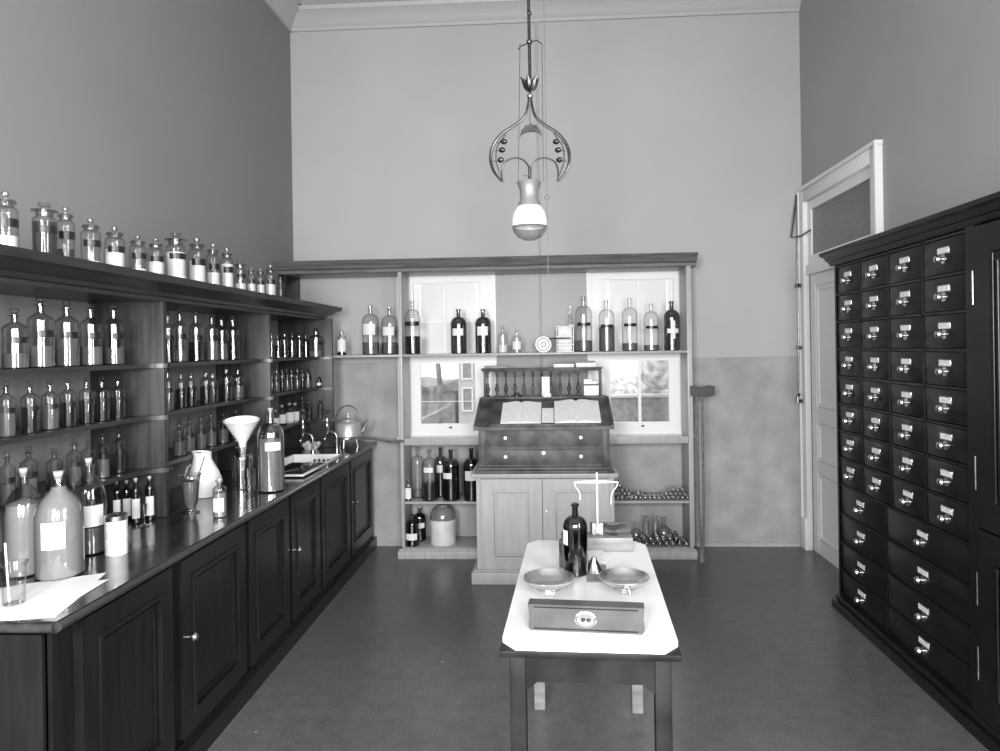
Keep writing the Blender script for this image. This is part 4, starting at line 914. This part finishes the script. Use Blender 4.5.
obj('hook', MB().tube([(xl, yc, zb), (xl + .006, yc, zb - .02), (xl + .018, yc, zb - .035), (xl + .026, yc, zb - .055), (xl + .026, yc, zb - .08)], .0022), M['porcelain'], t)
obj('hook', MB().tube([(xr, yc, zb - .002), (xr - .006, yc, zb - .02), (xr - .022, yc, zb - .04), (xr - .030, yc, zb - .06), (xr - .032, yc, zb - .10)], .0022), M['porcelain'], t)
p = aty(622, 533, yc)
single('glass_dish', MB().lathe([(0, 0), (.02, 0), (.02, .003), (.006, .008), (.006, .02), (.03, .028), (.055, .04), (.053, .041), (.028, .03), (0, .024)], 28), M['gthick'], 'shallow stemmed glass dish standing on the balance box', 'dish', loc=(cxx + .07, yc - .005, zc + .0003))

# ------------------------------------------------------------------ pendant lamp
LY = 3.2; LX = -.088; sc_ = LY / F / 3.0
def lp(x, y, dy=0): q = aty(470 + x / 3.0, y / 3.0, LY); return (q.x, LY + dy, q.z)
t = thing('pendant_lamp', 'ornate metal pendant lamp with lyre-shaped arms and a half-frosted glass globe', 'lamp', (LX, LY, 2.2))
zt = ZC
obj('stem', MB().tube([(lp(174, 0)[0] - .004, LY, zt), lp(180, 235)], .0075, 10).ball(lp(178, 125), .014).ball(lp(178, 40), .011), M['darkmetal'], t)
obj('ceiling_rose', MB().lathe([(0, 0), (.06, 0), (.045, -.03), (.015, -.05), (0, -.05)], 20, (LX, LY, ZC)), M['darkmetal'], t)
z = lp(180, 262)[2]
pt = MB()
for k in range(6):
    a_ = k * pi / 3 + .3
    path = [(lp(180, 262)[0] + r_ * cos(a_), LY + r_ * sin(a_), z + h) for r_, h in ((.005, -.02), (.018, .0), (.028, .025), (.045, .045))]
    pt.tube(path, [.004, .014, .012, .002], 6)
obj('petal_cup', pt, M['darkmetal'], t)
obj('ball', MB().ball(lp(180, 288), .015), M['steel'], t)
GX = lp(178, 640)[0]
def smooth(P, n=5):
    out = []
    for i in range(len(P) - 1):
        p0, p1, p2, p3 = [Vector(P[max(0, min(len(P) - 1, j))]) for j in (i - 1, i, i + 1, i + 2)]
        for k in range(n):
            q = k / n; out.append(.5 * ((2 * p1) + (p2 - p0) * q + (2 * p0 - 5 * p1 + 4 * p2 - p3) * q * q + (3 * p1 - p0 - 3 * p2 + p3) * q ** 3))
    out.append(Vector(P[-1])); return out
for s in (-1, 1):
    m_ = lambda x, y: lp(180 + s * x, y)
    P = smooth([m_(2, 290), m_(14, 345), m_(45, 375), m_(85, 402), m_(112, 440), m_(118, 480), m_(108, 515), m_(84, 545)])
    rr = [.005 + .003 * sin(pi * i / (len(P) - 1)) for i in range(len(P))]
    am = obj('arm', MB().tube(P, rr, 8).tube(smooth([m_(80, 545), m_(92, 515), m_(102, 480), m_(98, 440), m_(80, 412), m_(72, 400)]), .003, 6), M['darkmetal'], t)
    obj('scroll', MB().tube(smooth([m_(84, 545), m_(84, 510), m_(72, 484), m_(45, 474), m_(20, 480), m_(4, 500), m_(2, 512)]), .0042, 8), M['darkmetal'], t)
    for yy, xx in ((425, 78), (450, 84), (480, 88)):
        q = m_(xx, yy); l_ = MB().ball(q, .016, 8, .8); l_.tube([q, m_(xx + 22, yy + 4)], .0025, 6)
        obj('leaf', l_, M['darkmetal'], am)
fan = []
q0 = lp(183, 410)
for k in range(13):
    a_ = pi * k / 12; fan.append((q0[0] + .052 * cos(a_), q0[2] + .062 * sin(a_) - (.008 if k % 2 else 0)))
for k in range(12, -1, -1):
    a_ = pi * k / 12; fan.append((q0[0] + .050 * cos(a_), q0[2] - .002 + .026 * sin(a_)))
obj('shell_ornament', MB().prism(fan, LY - .006, LY + .006, 'Y'), M['darkmetal'], t)
obj('centre_rod', MB().tube([lp(180, 290), lp(180, 372)], .003), M['steel'], t)
for x in (150, 216):
    obj('wire', MB().tube([lp(x, 130, .0), lp(x - 5 if x < 180 else x + 4, 545)], .0014, 6), M['darkmetal'], t)
obj('wire_spreader', MB().tube([lp(145, 150), lp(150, 140), lp(178, 128), lp(200, 120), lp(216, 132)], .003, 6), M['darkmetal'], t)
obj('lamp_holder', MB().tube([lp(180, 500), lp(178, 548)], .008, 10).box(GX - .03, GX + .01, LY - .004, LY + .004, lp(0, 532)[2], lp(0, 528)[2]), M['darkmetal'], t)
zz = lambda y: lp(180, y)[2] - lp(180, 620)[2]
gz = lp(180, 620)[2]
obj('gallery_collar', MB().lathe([(0, zz(545)), (35 * sc_, zz(545)), (37 * sc_, zz(550)), (33 * sc_, zz(556)), (27 * sc_, zz(575)), (28 * sc_, zz(600)), (37 * sc_, zz(620)), (35 * sc_, zz(622)), (26 * sc_, zz(602))], 28, (GX, LY, gz)), M['drum'], t)
obj('globe_top', MB().lathe([(34 * sc_, zz(616)), (38 * sc_, zz(622)), (48 * sc_, zz(638)), (54 * sc_, zz(660)), (53 * sc_, zz(680))], 32, (GX, LY, gz)), M['porcelain'], t)
obj('globe_bottom', MB().lathe([(53 * sc_, zz(680)), (48 * sc_, zz(697)), (36 * sc_, zz(712)), (18 * sc_, zz(720)), (0, zz(722))], 32, (GX, LY, gz)), M['gthick'], t)
# hanging cord behind the lamp
single('pull_cord', MB().tube([(LX + .075, LY + .1, 1.9), (LX + .072, LY + .1, ZC)], .0012, 6).tube([(LX + .075, LY + .1, 2.44 + .01 * cos(k * .7)) if 0 else (LX + .075 + .012 * cos(k * .7), LY + .1, 2.375 + .012 * sin(k * .7)) for k in range(10)], .0015, 6), M['midh'], 'thin pull cord with a ring hanging beside the lamp', 'cord')
